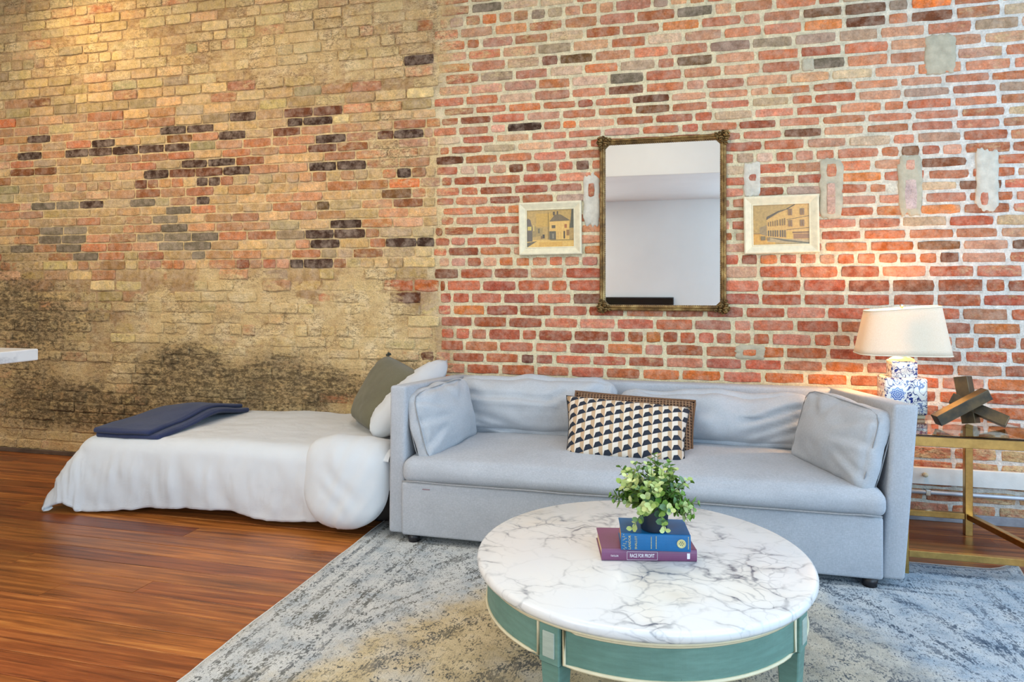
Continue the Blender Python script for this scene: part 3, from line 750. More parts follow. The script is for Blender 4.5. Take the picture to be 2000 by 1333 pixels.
def box_cushion(name, c_front, c_rear, ht, lean_dir, lean, th, seed, label, fs):
    """loose square cushion standing on the seat; bottom edge from c_front to c_rear"""
    a, b = Vector(c_front), Vector(c_rear); L = (b-a).length; x = (b-a).normalized()
    up = (Vector((0, 0, 1))+Vector(lean_dir)*lean).normalized()
    m = frame((a+b)/2+up*ht/2, x, up)
    bm = soft_bm(L, ht, th, .035, (.014, .016, .062), 34, .014, 6, seed, 10)
    for v in bm.verts:
        v.co.z += -crease(v.co.x, v.co.y, [(-L*.5, ht*.42, -L*.18, ht*.22, .014, .010), (-L*.5, ht*.1, -L*.2, ht*.05, .014, .010), (L*.4, ht*.5, L*.1, ht*.2, .02, .010), (-L*.5, -ht*.3, -L*.25, -ht*.1, .016, .010), (0, ht*.5, .03, ht*.2, .02, .008)])*(1 if v.co.z > 0 else -1)
        k = (abs(v.co.x)/(L/2))**4*(abs(v.co.y)/(ht/2))**4; v.co.z *= 1-.25*min(1, k)
        if v.co.z*fs < 0: v.co.z *= .35
    o = shape(bm, name, M_SOFAW, None, True, m); tag(o, label, 'cushion', 'loose grey cushions at the sofa ends')
    for z in (th*.36*fs, -th*.16*fs):
        pts = []
        r = .05; hx, hy = L/2+.004, ht/2+.004
        for i in range(48):
            t = 2*math.pi*i/48; e = 7; q = (abs(math.cos(t))**e+abs(math.sin(t))**e)**(-1/e)
            pts.append(m @ Vector((hx*q*math.cos(t), hy*q*math.sin(t), z)))
        shape(tube_bm(pts, .0028, 6, closed=True), 'seam', M_PIPE, o, True)
    return o
box_cushion('side_cushion', (-1.298, -1.005, .402), (-1.205, -.46, .425), .345, (-1, .06, 0), .26, .115, 5, 'light grey square cushion leaning on the arm beside the bed', 1)
box_cushion('side_cushion', (.772, -1.035, .402), (.560, -.53, .425), .352, (.92, .36, 0), .26, .125, 8, 'light grey square cushion leaning on the arm beside the lamp', -1)

def waffle_mat():
    m, nt, b = new_mat('brown_waffle'); v = coords(nt, 'UV')
    ch = nd(nt, 'TexWave', {'Vector': v, 'Scale': 12.0, 'Distortion': .5, 'Detail': 1.0}, bands_direction='X').outputs['Fac']
    cv = nd(nt, 'TexWave', {'Vector': v, 'Scale': 7.5, 'Distortion': .5, 'Detail': 1.0}, bands_direction='Y').outputs['Fac']
    h = mth(nt, 'MAXIMUM', mth(nt, 'POWER', ch, 1.5), mth(nt, 'POWER', cv, 1.5))
    setin(nt, b, 'Base Color', ramp(nt, h, [(.15, lin((74, 50, 34))), (.6, lin((128, 94, 68))), (1, lin((168, 132, 100)))]))
    b.inputs['Roughness'].default_value = .95; bump(nt, b, h, 1, .012)
    return m
def tile_mat():
    """slanted strips of dark trapezoids between pale and tan blocks"""
    m, nt, b = new_mat('block_print'); v = coords(nt, 'UV')
    s = nd(nt, 'SeparateXYZ', {'Vector': v}); U = mth(nt, 'MULTIPLY', s.outputs[0], 13.5)
    W = mth(nt, 'ADD', mth(nt, 'MULTIPLY', s.outputs[1], 7.0), mth(nt, 'MULTIPLY', s.outputs[0], -3.9))
    f = mth(nt, 'FRACT', W); u = mth(nt, 'FRACT', U)
    # dark trapezoid: lower part of the strip, sides slanting in
    hgt = mth(nt, 'MULTIPLY', mth(nt, 'MINIMUM', mth(nt, 'MULTIPLY', u, 5.0), mth(nt, 'MINIMUM', mth(nt, 'MULTIPLY', mth(nt, 'SUBTRACT', 1.0, u), 2.6), 1.0)), .52)
    dark = mth(nt, 'LESS_THAN', f, hgt)
    tan = mth(nt, 'GREATER_THAN', u, .58)
    c = mix(nt, tan, (*lin((224, 210, 188)), 1), (*lin((192, 152, 118)), 1))
    c = mix(nt, noi(nt, coords(nt, 'UV', (9, 5, 1)), 1, 2), c, mix(nt, tan, (*lin((214, 206, 198)), 1), (*lin((186, 164, 130)), 1)))
    c = mix(nt, dark, c, (*lin((34, 40, 52)), 1))
    setin(nt, b, 'Base Color', c); b.inputs['Roughness'].default_value = .92
    bump(nt, b, noi(nt, v, 300, 3), .2, .003)
    return m
def uv_pillow(name, c, th, mat, n=24, **kw):
    bm = pillow_bm(c, th, n, **kw); M = frame(c[3], Vector(c[2])-Vector(c[3]), Vector(c[0])-Vector(c[3])).inverted()
    w_ = (Vector(c[1])-Vector(c[0])).length; h_ = (Vector(c[0])-Vector(c[3])).length
    bm.verts.ensure_lookup_table()
    uvs = [(lambda q: (q.x/w_, q.y/h_))(M @ v.co) for v in bm.verts]
    o = shape(bm, name, mat, None, True); me = o.data
    ul = me.uv_layers.new(name='UVMap')
    for l in me.loops: ul.data[l.index].uv = uvs[l.vertex_index]
    return o
c = [at(1124, 765, -.50), at(1358, 784, -.50), at(1353, 906, -.66), at(1122, 897, -.66)]
o = uv_pillow('waffle_cushion', c, .13, waffle_mat(), pinch=.03, ex=.45)
tag(o, 'brown waffle textured cushion standing behind the block patterned pillow', 'cushion')
shape(tube_bm(edge_loop(c, .03), .007, 7, closed=True), 'edging', fabric('brown_edge', (118, 86, 62), weave=500, bstr=.6), o, True)
c = [at(1106, 773, -.645), at(1349, 796, -.645), at(1338, 912, -.84), at(1104, 897, -.84)]
o = uv_pillow('lumbar_pillow', c, .15, tile_mat(), pinch=.05, ex=.5)
tag(o, 'oblong pillow with navy, tan and cream block pattern on the sofa', 'pillow')
shape(tube_bm(edge_loop(c, .05), .0025, 6, closed=True), 'piping', M_LEG, o, True)

# ------------------------------------------------------------------ bed
bed = thing('low_bed', (-2.45, -.5, 0), 'low single bed hidden under the white duvet beside the sofa', 'bed')
box('base', (-3.22, -.78, 0), (-1.50, -.09, .20), M_LEG, bed, bev=.01)
shape(soft_bm(1.86, .82, .21, .05, (0, 0, .01), 16), 'mattress', M_COTTON, bed, True, Matrix.Translation((-2.42, -.49, .305)))
BX0, BX1, BY0, BY1 = -3.36, -1.485, -.91, -.05
def bed_top(x, y): return .440-.022*smooth(-2.4, -3.4, x)+.008*fbm(x*2.2, y*2.2, 4)
def duvet_pos(a, b):
    ex = max(0, BX0-a); ey = max(0, BY0-b); e = math.hypot(ex, ey)
    if ex > 0 and ey > 0: e = (ex**7+ey**7)**(1/7)
    x = max(a, BX0); y = max(b, BY0); z = bed_top(x, y); r = .085
    if e > 0:
        l = math.hypot(ex, ey); nx, ny = -ex/l, -ey/l; foot = (ex/l)**2; fl = .055+.55*foot+.20*smooth(-2.95, -3.36, x)*(1-foot)
        if ex > 0 and ey > 0: fl += .14*math.sin(2*math.atan2(ey, ex))
        if e < r*math.pi/2: g, h = r*math.sin(e/r), r*(1-math.cos(e/r))
        else:
            q = e-r*math.pi/2; g, h = r+q*fl, r+q*math.sqrt(max(.1, 1-fl*fl))
        fold = .020*smooth(.06, .3, e)*fbm(a*5.5+b*2.0*(ex > 0), e*2.2, 9, 3)+.012*smooth(.05, .25, e)*fbm(a*13, e*4, 3, 3)
        puff = (.022+.035*foot)*math.sin(min(1, e/.42)*math.pi)
        g += fold+puff
        x += nx*g; y += ny*g; z -= h
    else:
        z += .004*fbm(a*6, b*9, 2)
    return x, y, z
NA, NB = 150, 84; V, Fc = [], []
AL, BL_ = .515, .452
for i in range(NA+1):
    a = BX1-(BX1-(BX0-AL))*i/NA
    hem = BL_-.024+.022*fbm(a*2.6, 1, 5)+.03*smooth(-2.95, -3.3, a)+.012*smooth(-2.5, -2.2, a)
    hem = .10+(hem-.10)*smooth(-1.53, -1.64, a)
    for j in range(NB+1):
        t = j/NB; b = BY1-(BY1-(BY0-hem))*min(1, t/.95)
        x, y, z = duvet_pos(a, b)
        if t > .95:                                     # hem rolled under
            q = (t-.95)/.05; n_ = Vector((0, 1, 0)) if a > BX0 else Vector((.6, .8, 0))
            x += n_.x*.05*q; y += n_.y*.05*q; z += .018*math.sin(q*math.pi)*-.5+.012*q
        if a < BX0-AL*.94:
            q = (BX0-AL*.94-a)/(AL*.06); x += .05*q; z += .010*q
        z = max(z, .012+.004*abs(fbm(a*7, b*7, 0)))
        V.append((x, y, z))
Fc = [(i*(NB+1)+j, i*(NB+1)+j+1, (i+1)*(NB+1)+j+1, (i+1)*(NB+1)+j) for i in range(NA) for j in range(NB)]
duvet = mk('duvet', V, Fc, M_COTTON, smooth=True)
tag(duvet, 'rumpled white duvet spread over the low bed down to the floor', 'duvet')
# folded back end hanging as a fat roll at the head
def path(s):
    """top of the bed, over its edge, down to the floor: point and outward normal"""
    L1, L2 = .26, .40; r = .10; q = r*math.pi/2; tot = L1+q+L2; d = s*tot
    if d < L1: return Vector((0, -.62-d, .452)), Vector((0, 0, 1))
    if d < L1+q:
        t = (d-L1)/r; return Vector((0, -.88-r*math.sin(t), .452-r*(1-math.cos(t)))), Vector((0, -math.sin(t), math.cos(t)))
    d -= L1+q; return Vector((0, -.98-.05*d/.4, .352-d*.80)), Vector((0, -1, 0))
V, Fc = [], []; NS, NU = 44, 30
for i in range(NS+1):
    s = i/NS; p, n_ = path(s)
    wd = .245*math.sqrt(max(0, 1-max(0, (s-.62)/.38)**2.6))*(.80+.20*smooth(0, .5, s))
    thk = .105*smooth(-.02, .55, s)*math.sqrt(max(0, 1-max(0, (s-.80)/.20)**2))
    for j in range(NU+1):
        u = 2*j/NU-1; cs = math.sqrt(max(0, 1-abs(u)**2.6))
        k = .010*fbm(u*1.6+s*2.5, s*1.2, 8, 2)+.006*fbm(u*5+s*7, s*1.5, 2, 2)
        k -= crease(u, s, [(-.5, .50, .5, .76, .06, .006), (-.4, .66, .3, .86, .05, .005), (-.7, .32, -.1, .58, .07, .005)])
        x = -1.735+u*wd; q = p+n_*(thk*cs-.02+(k if cs > .05 else 0)*smooth(0, .2, s))
        V.append((x, q.y, max(.012, q.z)))
Fc = [(i*(NU+1)+j, (i+1)*(NU+1)+j, (i+1)*(NU+1)+j+1, i*(NU+1)+j+1) for i in range(NS) for j in range(NU)]
mk('folded_end', V, Fc, M_COTTON, duvet, smooth=True)

# pillows at the head
o = uv_pillow('white_pillow', [(-1.80, -.20, .50), (-1.475, -.13, .835), (-1.485, -.76, .69), (-1.685, -.78, .465)], .19, M_COTTON, pinch=.0, ex=.42, wr=.012, nrm=(-.75, -.15, .6))
tag(o, 'white pillow propped against the outside of the sofa arm', 'pillow')
o = uv_pillow('olive_cushion', [(-1.885, -.12, .845), (-1.52, -.42, .765), (-1.75, -.62, .455), (-2.045, -.27, .450)], .22, M_GREEN, pinch=-.02, ex=.5, nrm=(-.62, -.62, .42))
tag(o, 'olive green cushion standing on one corner at the head of the bed', 'cushion')
k = Vector((-1.885, -.12, .845))
tb = bmesh.new()
for q in ((0, 0, .004), (.012, 0, .012), (-.012, .004, .006), (.004, -.006, .018)):
    bmesh.ops.create_icosphere(tb, subdivisions=1, radius=.009, matrix=Matrix.Translation(k+Vector(q)))
shape(tb, 'tassel', simple('dark_olive', (66, 66, 56), .9), o, True)

# navy blanket folded along the foot of the bed
def blanket(name, x0, x1, y0, y1, th, dz, parent=None, seed=0):
    bm = soft_bm(x1-x0, y1-y0, th, th*.48, (.01, .01, .006), 26, .004, 6, seed, 6)
    cx, cy = (x0+x1)/2, (y0+y1)/2
    for v in bm.verts:
        x, y = v.co.x+cx, v.co.y+cy
        lift = .050*math.exp(-((y+.44)/.20)**2)*(.6+.4*smooth(-3.4, -3.1, x))-.012*smooth(-.80, -.98, y)
        v.co = Vector((x+.05*(y+.5)*0, y, v.co.z+th/2+dz+bed_top(max(x, BX0), max(y, BY0))+lift))
    return shape(bm, name, M_NAVY, parent, True)
bl = blanket('blanket', -3.375, -2.93, -.955, -.10, .034, -.002, None, 2)
tag(bl, 'folded navy blue blanket laid across the foot of the bed', 'blanket')
blanket('upper_fold', -3.385, -2.985, -.965, -.10, .030, .028, bl, 4)

# ------------------------------------------------------------------ coffee table
def marble_mat(name):
    m, nt, b = new_mat(name); v = coords(nt, 'Object')
    wv = nd(nt, 'TexNoise', {'Vector': v, 'Scale': 3.2, 'Detail': 4.0}).outputs['Color']
    p = nd(nt, 'VectorMath', {0: v, 1: nd(nt, 'VectorMath', {0: wv, 'Scale': .34}, operation='SCALE').outputs[0]}, operation='ADD').outputs[0]
    st = nd(nt, 'Mapping', {'Vector': p, 'Rotation': (0, 0, R(22)), 'Scale': (5.2, 9.5, 6)}).outputs[0]
    e1 = nd(nt, 'TexVoronoi', {'Vector': st, 'Scale': 1.0, 'Randomness': 1.0}, feature='DISTANCE_TO_EDGE').outputs['Distance']
    e2 = nd(nt, 'TexVoronoi', {'Vector': st, 'Scale': 2.3}, feature='DISTANCE_TO_EDGE').outputs['Distance']
    amt = bw(nt, noi(nt, v, 4.2, 4, .6), .43, .66); fine = noi(nt, v, 26, 5, .65)
    ew = mth(nt, 'ADD', e1, mth(nt, 'MULTIPLY', mth(nt, 'SUBTRACT', fine, .5), .16))
    v1 = mth(nt, 'MULTIPLY', bw(nt, ew, .045, .0), mth(nt, 'ADD', .08, mth(nt, 'MULTIPLY', amt, .58)))
    v2 = mth(nt, 'MULTIPLY', mth(nt, 'MULTIPLY', bw(nt, mth(nt, 'ADD', e2, mth(nt, 'MULTIPLY', mth(nt, 'SUBTRACT', fine, .5), .2)), .06, .0), amt), .40)
    cloud = mth(nt, 'MULTIPLY', bw(nt, e1, .22, .0), mth(nt, 'MULTIPLY', amt, .20))
    k = mth(nt, 'MINIMUM', mth(nt, 'ADD', mth(nt, 'ADD', v1, v2), cloud), 1.0)
    base = ramp(nt, noi(nt, v, 2.4, 3), [(.35, lin((222, 223, 224))), (.62, lin((228, 226, 221)))])
    ru = nd(nt, 'SeparateXYZ', {'Vector': v})
    rust = mth(nt, 'MULTIPLY', bw(nt, noi(nt, v, 2.1, 3), .56, .74), .45)
    base = mix(nt, rust, base, (*lin((222, 198, 156)), 1))
    setin(nt, b, 'Base Color', mix(nt, k, base, (*lin((104, 108, 118)), 1)))
    b.inputs['Roughness'].default_value = .22; b.inputs['Specular IOR Level'].default_value = .45
    return m
def teal_mat(name, c1, c2):
    m, nt, b = new_mat(name); v = coords(nt, 'Object')
    n1 = noi(nt, v, 5, 5); n2 = noi(nt, coords(nt, 'Object', (9, 9, 60)), 1, 5, .7); n3 = noi(nt, v, 30, 6, .7)
    c = ramp(nt, n1, [(.3, lin(c1)), (.7, lin(c2))])
    c = mix(nt, .3, c, ramp(nt, n2, [(.35, (.3, .3, .3)), (.65, (.7, .7, .7))]), 'OVERLAY')
    c = mix(nt, mth(nt, 'MULTIPLY', bw(nt, n3, .67, .72), .7), c, (*lin((62, 66, 58)), 1))
    setin(nt, b, 'Base Color', c); b.inputs['Roughness'].default_value = .5; bump(nt, b, n3, .2, .004)
    return m
M_MARBLE = marble_mat('veined_marble'); M_TEAL = teal_mat('teal_paint', (86, 122, 110), (106, 140, 128)); M_TEALD = teal_mat('worn_block', (170, 178, 164), (150, 166, 156))
TT = .456; TR = .522
tc = atz(1264, 1100, TT)
dep_c = 2.19; lat_c = (1251-1000)/F*dep_c
tc = Vector((lat_c*CT-dep_c*ST, lat_c*ST+dep_c*CT-D, 0))
table = thing('coffee_table', (tc.x, tc.y, 0), 'round coffee table with veined white marble top and teal painted base', 'table')
shape(lathe_bm([(0, TT-.034), (TR-.014, TT-.034), (TR-.006, TT-.031), (TR-.001, TT-.022), (TR, TT-.012), (TR-.004, TT-.003), (TR-.011, TT), (0, TT)], 128, (tc.x, tc.y, 0)), 'marble_top', M_MARBLE, table, True)
AR = .489; AZ0, AZ1 = TT-.148, TT-.046
shape(lathe_bm([(AR-.03, TT-.046), (AR+.012, TT-.046), (AR+.014, TT-.040), (AR+.010, TT-.034), (AR-.03, TT-.034)], 96, (tc.x, tc.y, 0)), 'top_moulding', M_CREAM, table, True)
fwd = Vector((-ST, CT, 0)); rgt = Vector((CT, ST, 0))
angs = []
for a in (-39, 51, 141, 231):
    d = -fwd*math.cos(R(a))+rgt*math.sin(R(a)); angs.append(math.atan2(d.y, d.x))
LW = .030
for k in range(4):
    a = angs[k]; d = Vector((math.cos(a), math.sin(a), 0)); t = Vector((-d.y, d.x, 0)); ctr = Vector((tc.x, tc.y, 0))+d*(AR-.024)
    def sq(h, z, off=0): return [ctr+d*(off+h*sx)+t*(h*sy)+Vector((0, 0, z)) for sx, sy in ((-1, -1), (1, -1), (1, 1), (-1, 1))]
    lg = shape(hexa_bm(sq(.017, FLZ+.018)+sq(LW, TT-.15), .003, 1), 'leg', M_TEAL, table)
    shape(hexa_bm(sq(.0165, FLZ)+sq(.017, FLZ+.018), .001, 1), 'foot', M_LEG, lg)
    bk = shape(hexa_bm(sq(LW+.002, TT-.15, .003)+sq(LW+.002, TT-.046, .003), .003, 1), 'corner_block', M_TEAL, table)
    fr = ctr+d*(.003+LW+.002)
    shape(hexa_bm([fr+t*s1*.019+Vector((0, 0, z))+d*o_ for z in (TT-.132, TT-.064) for s1, o_ in ((-1, -.002), (1, -.002), (1, .003), (-1, .003))], .0015, 1), 'square_panel', M_TEALD, bk)
    # apron panel between this leg and the next, with a raised cream bead round it
    a1 = angs[k]+LW/AR+.012; a2 = angs[k]+math.pi/2-LW/AR-.012
    ap = shape(lathe_bm([(AR-.018, AZ0), (AR, AZ0), (AR, AZ1), (AR-.018, AZ1), (AR-.018, AZ0)], 24, (tc.x, tc.y, 0), a0=a1, a1=a2), 'apron', M_TEAL, table)
    def pt(an, z): return Vector((tc.x+(AR+.001)*math.cos(an), tc.y+(AR+.001)*math.sin(an), z))
    e = .012; lp = [pt(a1+e+(a2-a1-2*e)*i/20, AZ0+.006) for i in range(21)]+[pt(a2-e-(a2-a1-2*e)*i/20, AZ1-.004) for i in range(21)]
    shape(tube_bm(lp, .0052, 6, closed=True), 'bead_frame', M_CREAM, ap, True)

# ------------------------------------------------------------------ books and plant on the table
def text_obj(name, body, size, mat, parent, M, ext=.0003, align='CENTER', bold=0):
    cu = bpy.data.curves.new(name, 'FONT'); cu.body = body; cu.size = size; cu.extrude = ext; cu.align_x = align; cu.align_y = 'CENTER'; cu.offset = bold
    cu.resolution_u = 2
    t = bpy.data.objects.new(name, cu); col.objects.link(t)
    dg = bpy.context.evaluated_depsgraph_get(); me = bpy.data.meshes.new_from_object(t.evaluated_get(dg))
    bpy.data.objects.remove(t); bpy.data.curves.remove(cu)
    me.transform(M); vs_ = [v.co.copy() for v in me.vertices]; fs = [tuple(p.vertices) for p in me.polygons]
    bpy.data.meshes.remove(me)
    return mk(name, vs_, fs, mat, parent)
def book(name, fl, dirx, L, Dp, z, hgt, cover, pages, label):
    x = Vector((dirx[0], dirx[1], 0)).normalized(); y = Vector((-x.y, x.x, 0)); m = frame((fl[0], fl[1], z), x, y)
    root = thing(name, (m @ Vector((L/2, Dp/2, 0))), label, 'book')
    ct = .0028
    box('cover_board', (0, .004, 0), (L, Dp, ct), cover, root, .0008, 1, M=m)
    box('cover_board', (0, .004, hgt-ct), (L, Dp, hgt), cover, root, .0008, 1, M=m)
    # rounded spine
    bm = bmesh.new(); n = 8; pr = [(.006-.006*math.sin(math.pi*i/n), hgt/2-hgt/2*math.cos(math.pi*i/n)) for i in range(n+1)]
    pr = [(max(-.004, q*1.0-.0035), zz) for q, zz in pr]
    pr = pr+[(.006, hgt), (.006, 0)]
    A = [bm.verts.new((0, q, zz)) for q, zz in pr]; B_ = [bm.verts.new((L, q, zz)) for q, zz in pr]
    for i in range(len(pr)): bm.faces.new((A[i], A[(i+1) % len(pr)], B_[(i+1) % len(pr)], B_[i]))
    bm.faces.new(A); bm.faces.new(B_)
    sp = shape(bm, 'spine', cover, root, False, m)
    box('page_block', (.004, .006, ct), (L-.004, Dp-.004, hgt-ct), pages, root, .0005, 1, M=m)
    return root, sp, m
M_PAGE = simple('paper_edges', (222, 196, 150), .9, var=.1, scale=4, bscale=300, bstr=.4)
M_PAGEO = simple('toned_paper_edges', (214, 158, 82), .9, var=.15, scale=30, bscale=300, bstr=.4)
M_PURPLE = simple('plum_cover', (122, 70, 104), .4, var=.08, scale=8, bstr=.05)
M_BLUE = simple('teal_blue_cloth', (14, 100, 156), .45, var=.12, scale=10, bscale=400, bstr=.2)
M_INK = simple('white_print', (232, 226, 232), .6, var=.02, bstr=0); M_FOIL = simple('gilt_print', (206, 196, 140), .45, .2, var=.1, bstr=0)
f1 = atz(1175, 1096, TT); f2 = atz(1361, 1098.5, TT); dx = (f2-f1); L1 = dx.length
b1, sp1, m1 = book('book', f1, dx, L1, .185, TT+.0004, .037, M_PURPLE, M_PAGE, 'thick plum coloured book lying under the blue book')
def spine_m(m, x, z, rot=0, sx=1):
    return m @ Matrix.Translation((x, -.0042, z)) @ Matrix.Rotation(R(90), 4, 'X') @ Matrix.Rotation(R(rot), 4, 'Z') @ Matrix.Diagonal((sx, 1, 1, 1))
text_obj('title_lettering', 'RACE FOR PROFIT', .0158, M_INK, sp1, spine_m(m1, L1*.425, .0178, 0, .58), bold=.00015)
text_obj('author_lettering', 'TAYLOR', .0075, M_INK, sp1, spine_m(m1, L1*.135, .0165, 0, .85))
for a, b_, c_, d_ in ((.265, .585, .030, .0306), (.265, .585, .0055, .0061), (.265, .2675, .0055, .0306), (.5825, .585, .0055, .0306)):
    box('title_rule', (L1*a, -.0046, c_), (L1*b_, -.0035, d_), M_INK, sp1, M=m1)
box('publisher_mark', (L1*.895, -.0046, .010), (L1*.925, -.0035, .027), M_INK, sp1, M=m1)
z2 = TT+.0378
g1 = atz(1213, 1075, z2); g2 = atz(1349, 1080, z2); dx2 = g2-g1; L2 = dx2.length
b2, sp2, m2 = book('book', g1, dx2, L2, .142, z2, .052, M_BLUE, M_PAGEO, 'worn teal blue clothbound book with gilt emblem on its spine')
text_obj('title_lettering', 'LANDOR', .0105, M_FOIL, sp2, spine_m(m2, L2*.125, .026, 90)); text_obj('title_lettering', 'SHALLOT', .0095, M_FOIL, sp2, spine_m(m2, L2*.215, .026, 90))
for xx, zz in ((.435, .028), (.505, .028), (.965, .030)):
    bm = bmesh.new(); rr = random.Random(int(xx*1000))
    z = zz-.018
    while z < zz+.018:                                   # a worn line of tiny gilt letters
        h_ = rr.uniform(.0018, .0032); q = bmesh.ops.create_cube(bm, size=1)['verts']
        for v in q: v.co = Vector((L2*xx+v.co.x*.0026, -.0042+v.co.y*.0006, z+v.co.z*h_*.7))
        z += h_+.0007
    shape(bm, 'gilt_line', M_FOIL, sp2, M=m2)
em = lathe_bm([(0, 0), (.0125, 0), (.0135, .0005), (.0135, .0009), (.011, .0009), (.0105, .0005), (0, .0005)], 28)
emo = shape(em, 'round_emblem', M_FOIL, sp2, True, spine_m(m2, L2*.865, .027))
bm = bmesh.new()
for q in range(7):
    t = q*math.pi*2/6; rr = 0 if q == 6 else .0055
    bmesh.ops.create_icosphere(bm, subdivisions=1, radius=.0016, matrix=Matrix.Translation((rr*math.cos(t), rr*math.sin(t), .0007)))
shape(bm, 'emblem_dots', simple('dull_teal', (60, 92, 88), .6, bstr=0), emo, True, spine_m(m2, L2*.865, .027))
bm = bmesh.new(); rr = random.Random(3)
for q in range(9):                                        # frayed corner of the cloth
    p = Vector((.003+rr.uniform(0, .012), -.0042, .006+q*.0052)); bm2 = tube_bm([p, p+Vector((rr.uniform(.002, .010), -.0006, rr.uniform(-.004, .004)))], .0006, 4, bm)
shape(bm, 'frayed_threads', M_FOIL, sp2, M=m2)

# plant
zp = z2+.0522
pc = atz(1277, 1034, zp); pc.z = zp
plant = thing('potted_plant', pc, 'small bushy green plant in a dark round pot on the books', 'plant')
M_POT = simple('charcoal_pot', (30, 40, 56), .45, var=.1, bstr=.08)
shape(lathe_bm([(0, 0), (.036, 0), (.0395, .003), (.0475, .078), (.049, .080), (.049, .084), (.045, .084), (.043, .070), (0, .070)], 40, pc), 'pot', M_POT, plant, True)
shape(lathe_bm([(0, .072), (.03, .073), (.0435, .070)], 20, pc), 'soil', simple('soil', (48, 36, 26), 1, bscale=120, bstr=.8), plant)
def leaf_mat(name, c1, c2):
    m, nt, b = new_mat(name); rnd = nd(nt, 'ObjectInfo').outputs['Random']; v = coords(nt, 'Object')
    t = mth(nt, 'ADD', mth(nt, 'MULTIPLY', rnd, .7), mth(nt, 'MULTIPLY', noi(nt, v, 60, 3), .4))
    setin(nt, b, 'Base Color', ramp(nt, t, [(.15, lin(c1)), (.85, lin(c2))]))
    b.inputs['Roughness'].default_value = .45; b.inputs['Specular IOR Level'].default_value = .4
    b.inputs['Subsurface Weight'].default_value = 0
    return m
M_LEAF = [leaf_mat('leaf_light', (132, 158, 76), (206, 216, 148)), leaf_mat('leaf_mid', (84, 128, 46), (156, 186, 86)), leaf_mat('leaf_dark', (60, 98, 62), (124, 156, 104))]
def leaf_mesh(k, mat):
    """round cupped leaf on a short stalk, tip along +X"""
    n = 8; V = [(0, 0, 0)]; r = .5
    for i in range(1, n):
        t = -math.pi*.93+2*math.pi*.93*i/n
        V.append((.52-.48*math.cos(t), r*.84*math.sin(t), .12*math.sin(t)**2+.06*math.cos(t)+.02*k))
    V.append((1.06, 0, .02)); V.append((.5, 0, -.05))
    c_ = len(V)-1; order = [0]+list(range(1, 5))+[8]+list(range(5, 8))
    ring = sorted(range(0, c_), key=lambda q: math.atan2(V[q][1], V[q][0]-.5))
    Fc = [(ring[i], ring[(i+1) % len(ring)], c_) for i in range(len(ring))]
    me = bpy.data.meshes.new('leaf'); me.from_pydata(V, [], Fc); me.materials.append(mat)
    me.polygons.foreach_set('use_smooth', [True]*len(Fc)); me.update()
    return me
LM = [leaf_mesh(k, M_LEAF[k]) for k in range(3)]
rp = random.Random(21); stems = bmesh.new(); leaves = []
base = pc+Vector((0, 0, .074))
NST = 92
for s in range(NST):
    az = s*2.399+rp.uniform(-.3, .3); el = rp.uniform(.0, 1.5) if s > 14 else rp.uniform(-.5, .2)
    Ln = rp.uniform(.085, .150) if el > .5 else rp.uniform(.070, .112)
    d = Vector((math.cos(az)*math.cos(el), math.sin(az)*math.cos(el), math.sin(el)))
    if d.x < 0: d.x *= .85
    p = base+Vector((math.cos(az)*.025, math.sin(az)*.025, 0)); pts = [p.copy()]; v = (d+Vector((0, 0, .55))).normalized()
    for q in range(6):
        v = (v*.80+d*.28+Vector((rp.uniform(-.1, .1), rp.uniform(-.1, .1), -.07 if el < .4 else 0))).normalized(); p = p+v*Ln/6; pts.append(p.copy())
    tube_bm(pts, [.0012]*6+[.0007], 4, stems)
    for q in range(1, 7):
        t = (pts[q]-pts[q-1]).normalized(); sd = t.cross(Vector((0, 0, 1)))
        sd = sd.normalized() if sd.length > .1 else Vector((1, 0, 0))
        up = sd.cross(t)
        for sg in (-1, 1):
            w_ = (q*1.57); out = (sd*math.cos(w_)+up*math.sin(w_))*sg
            dl = (out*.85+t*.45+Vector((rp.uniform(-.25, .25), rp.uniform(-.25, .25), rp.uniform(-.1, .3)))).normalized()
            size = rp.uniform(.0175, .0255)*(1 if q < 6 else .8)
            leaves.append((pts[q].copy(), dl, (t+Vector((0, 0, .4))).normalized(), size, (0 if q > 4 else (1 if rp.random() < .6 else 2)) if rp.random() < .8 else rp.randrange(3)))
shape(stems, 'stems', simple('stem_green', (110, 118, 70), .7, bstr=0), plant)
camv = Vector((0, -D, H))
order = sorted(range(len(leaves)), key=lambda i: (leaves[i][0]-camv).length)
rest = ([], [])
for rank, i in enumerate(order):
    p, dl, up, sz, kk = leaves[i]
    if p.z < z2+.056: continue
    m = frame(p, dl, up.cross(dl) if abs(up.dot(dl)) < .95 else Vector((0, 1, 0)))
    if rank < 300:
        o = bpy.data.objects.new('leaf', LM[kk]); col.objects.link(o); o.parent = plant
        m.translation = p-WL[plant]; o.matrix_local = m @ Matrix.Scale(sz, 4)
    else:
        n0 = len(rest[0]); rest[0].extend([m @ (v.co*sz) for v in LM[kk].vertices]); rest[1].extend([tuple(a+n0 for a in f.vertices) for f in LM[kk].polygons])
tag(mk('foliage', rest[0], rest[1], M_LEAF[1], plant, True), kind='stuff')

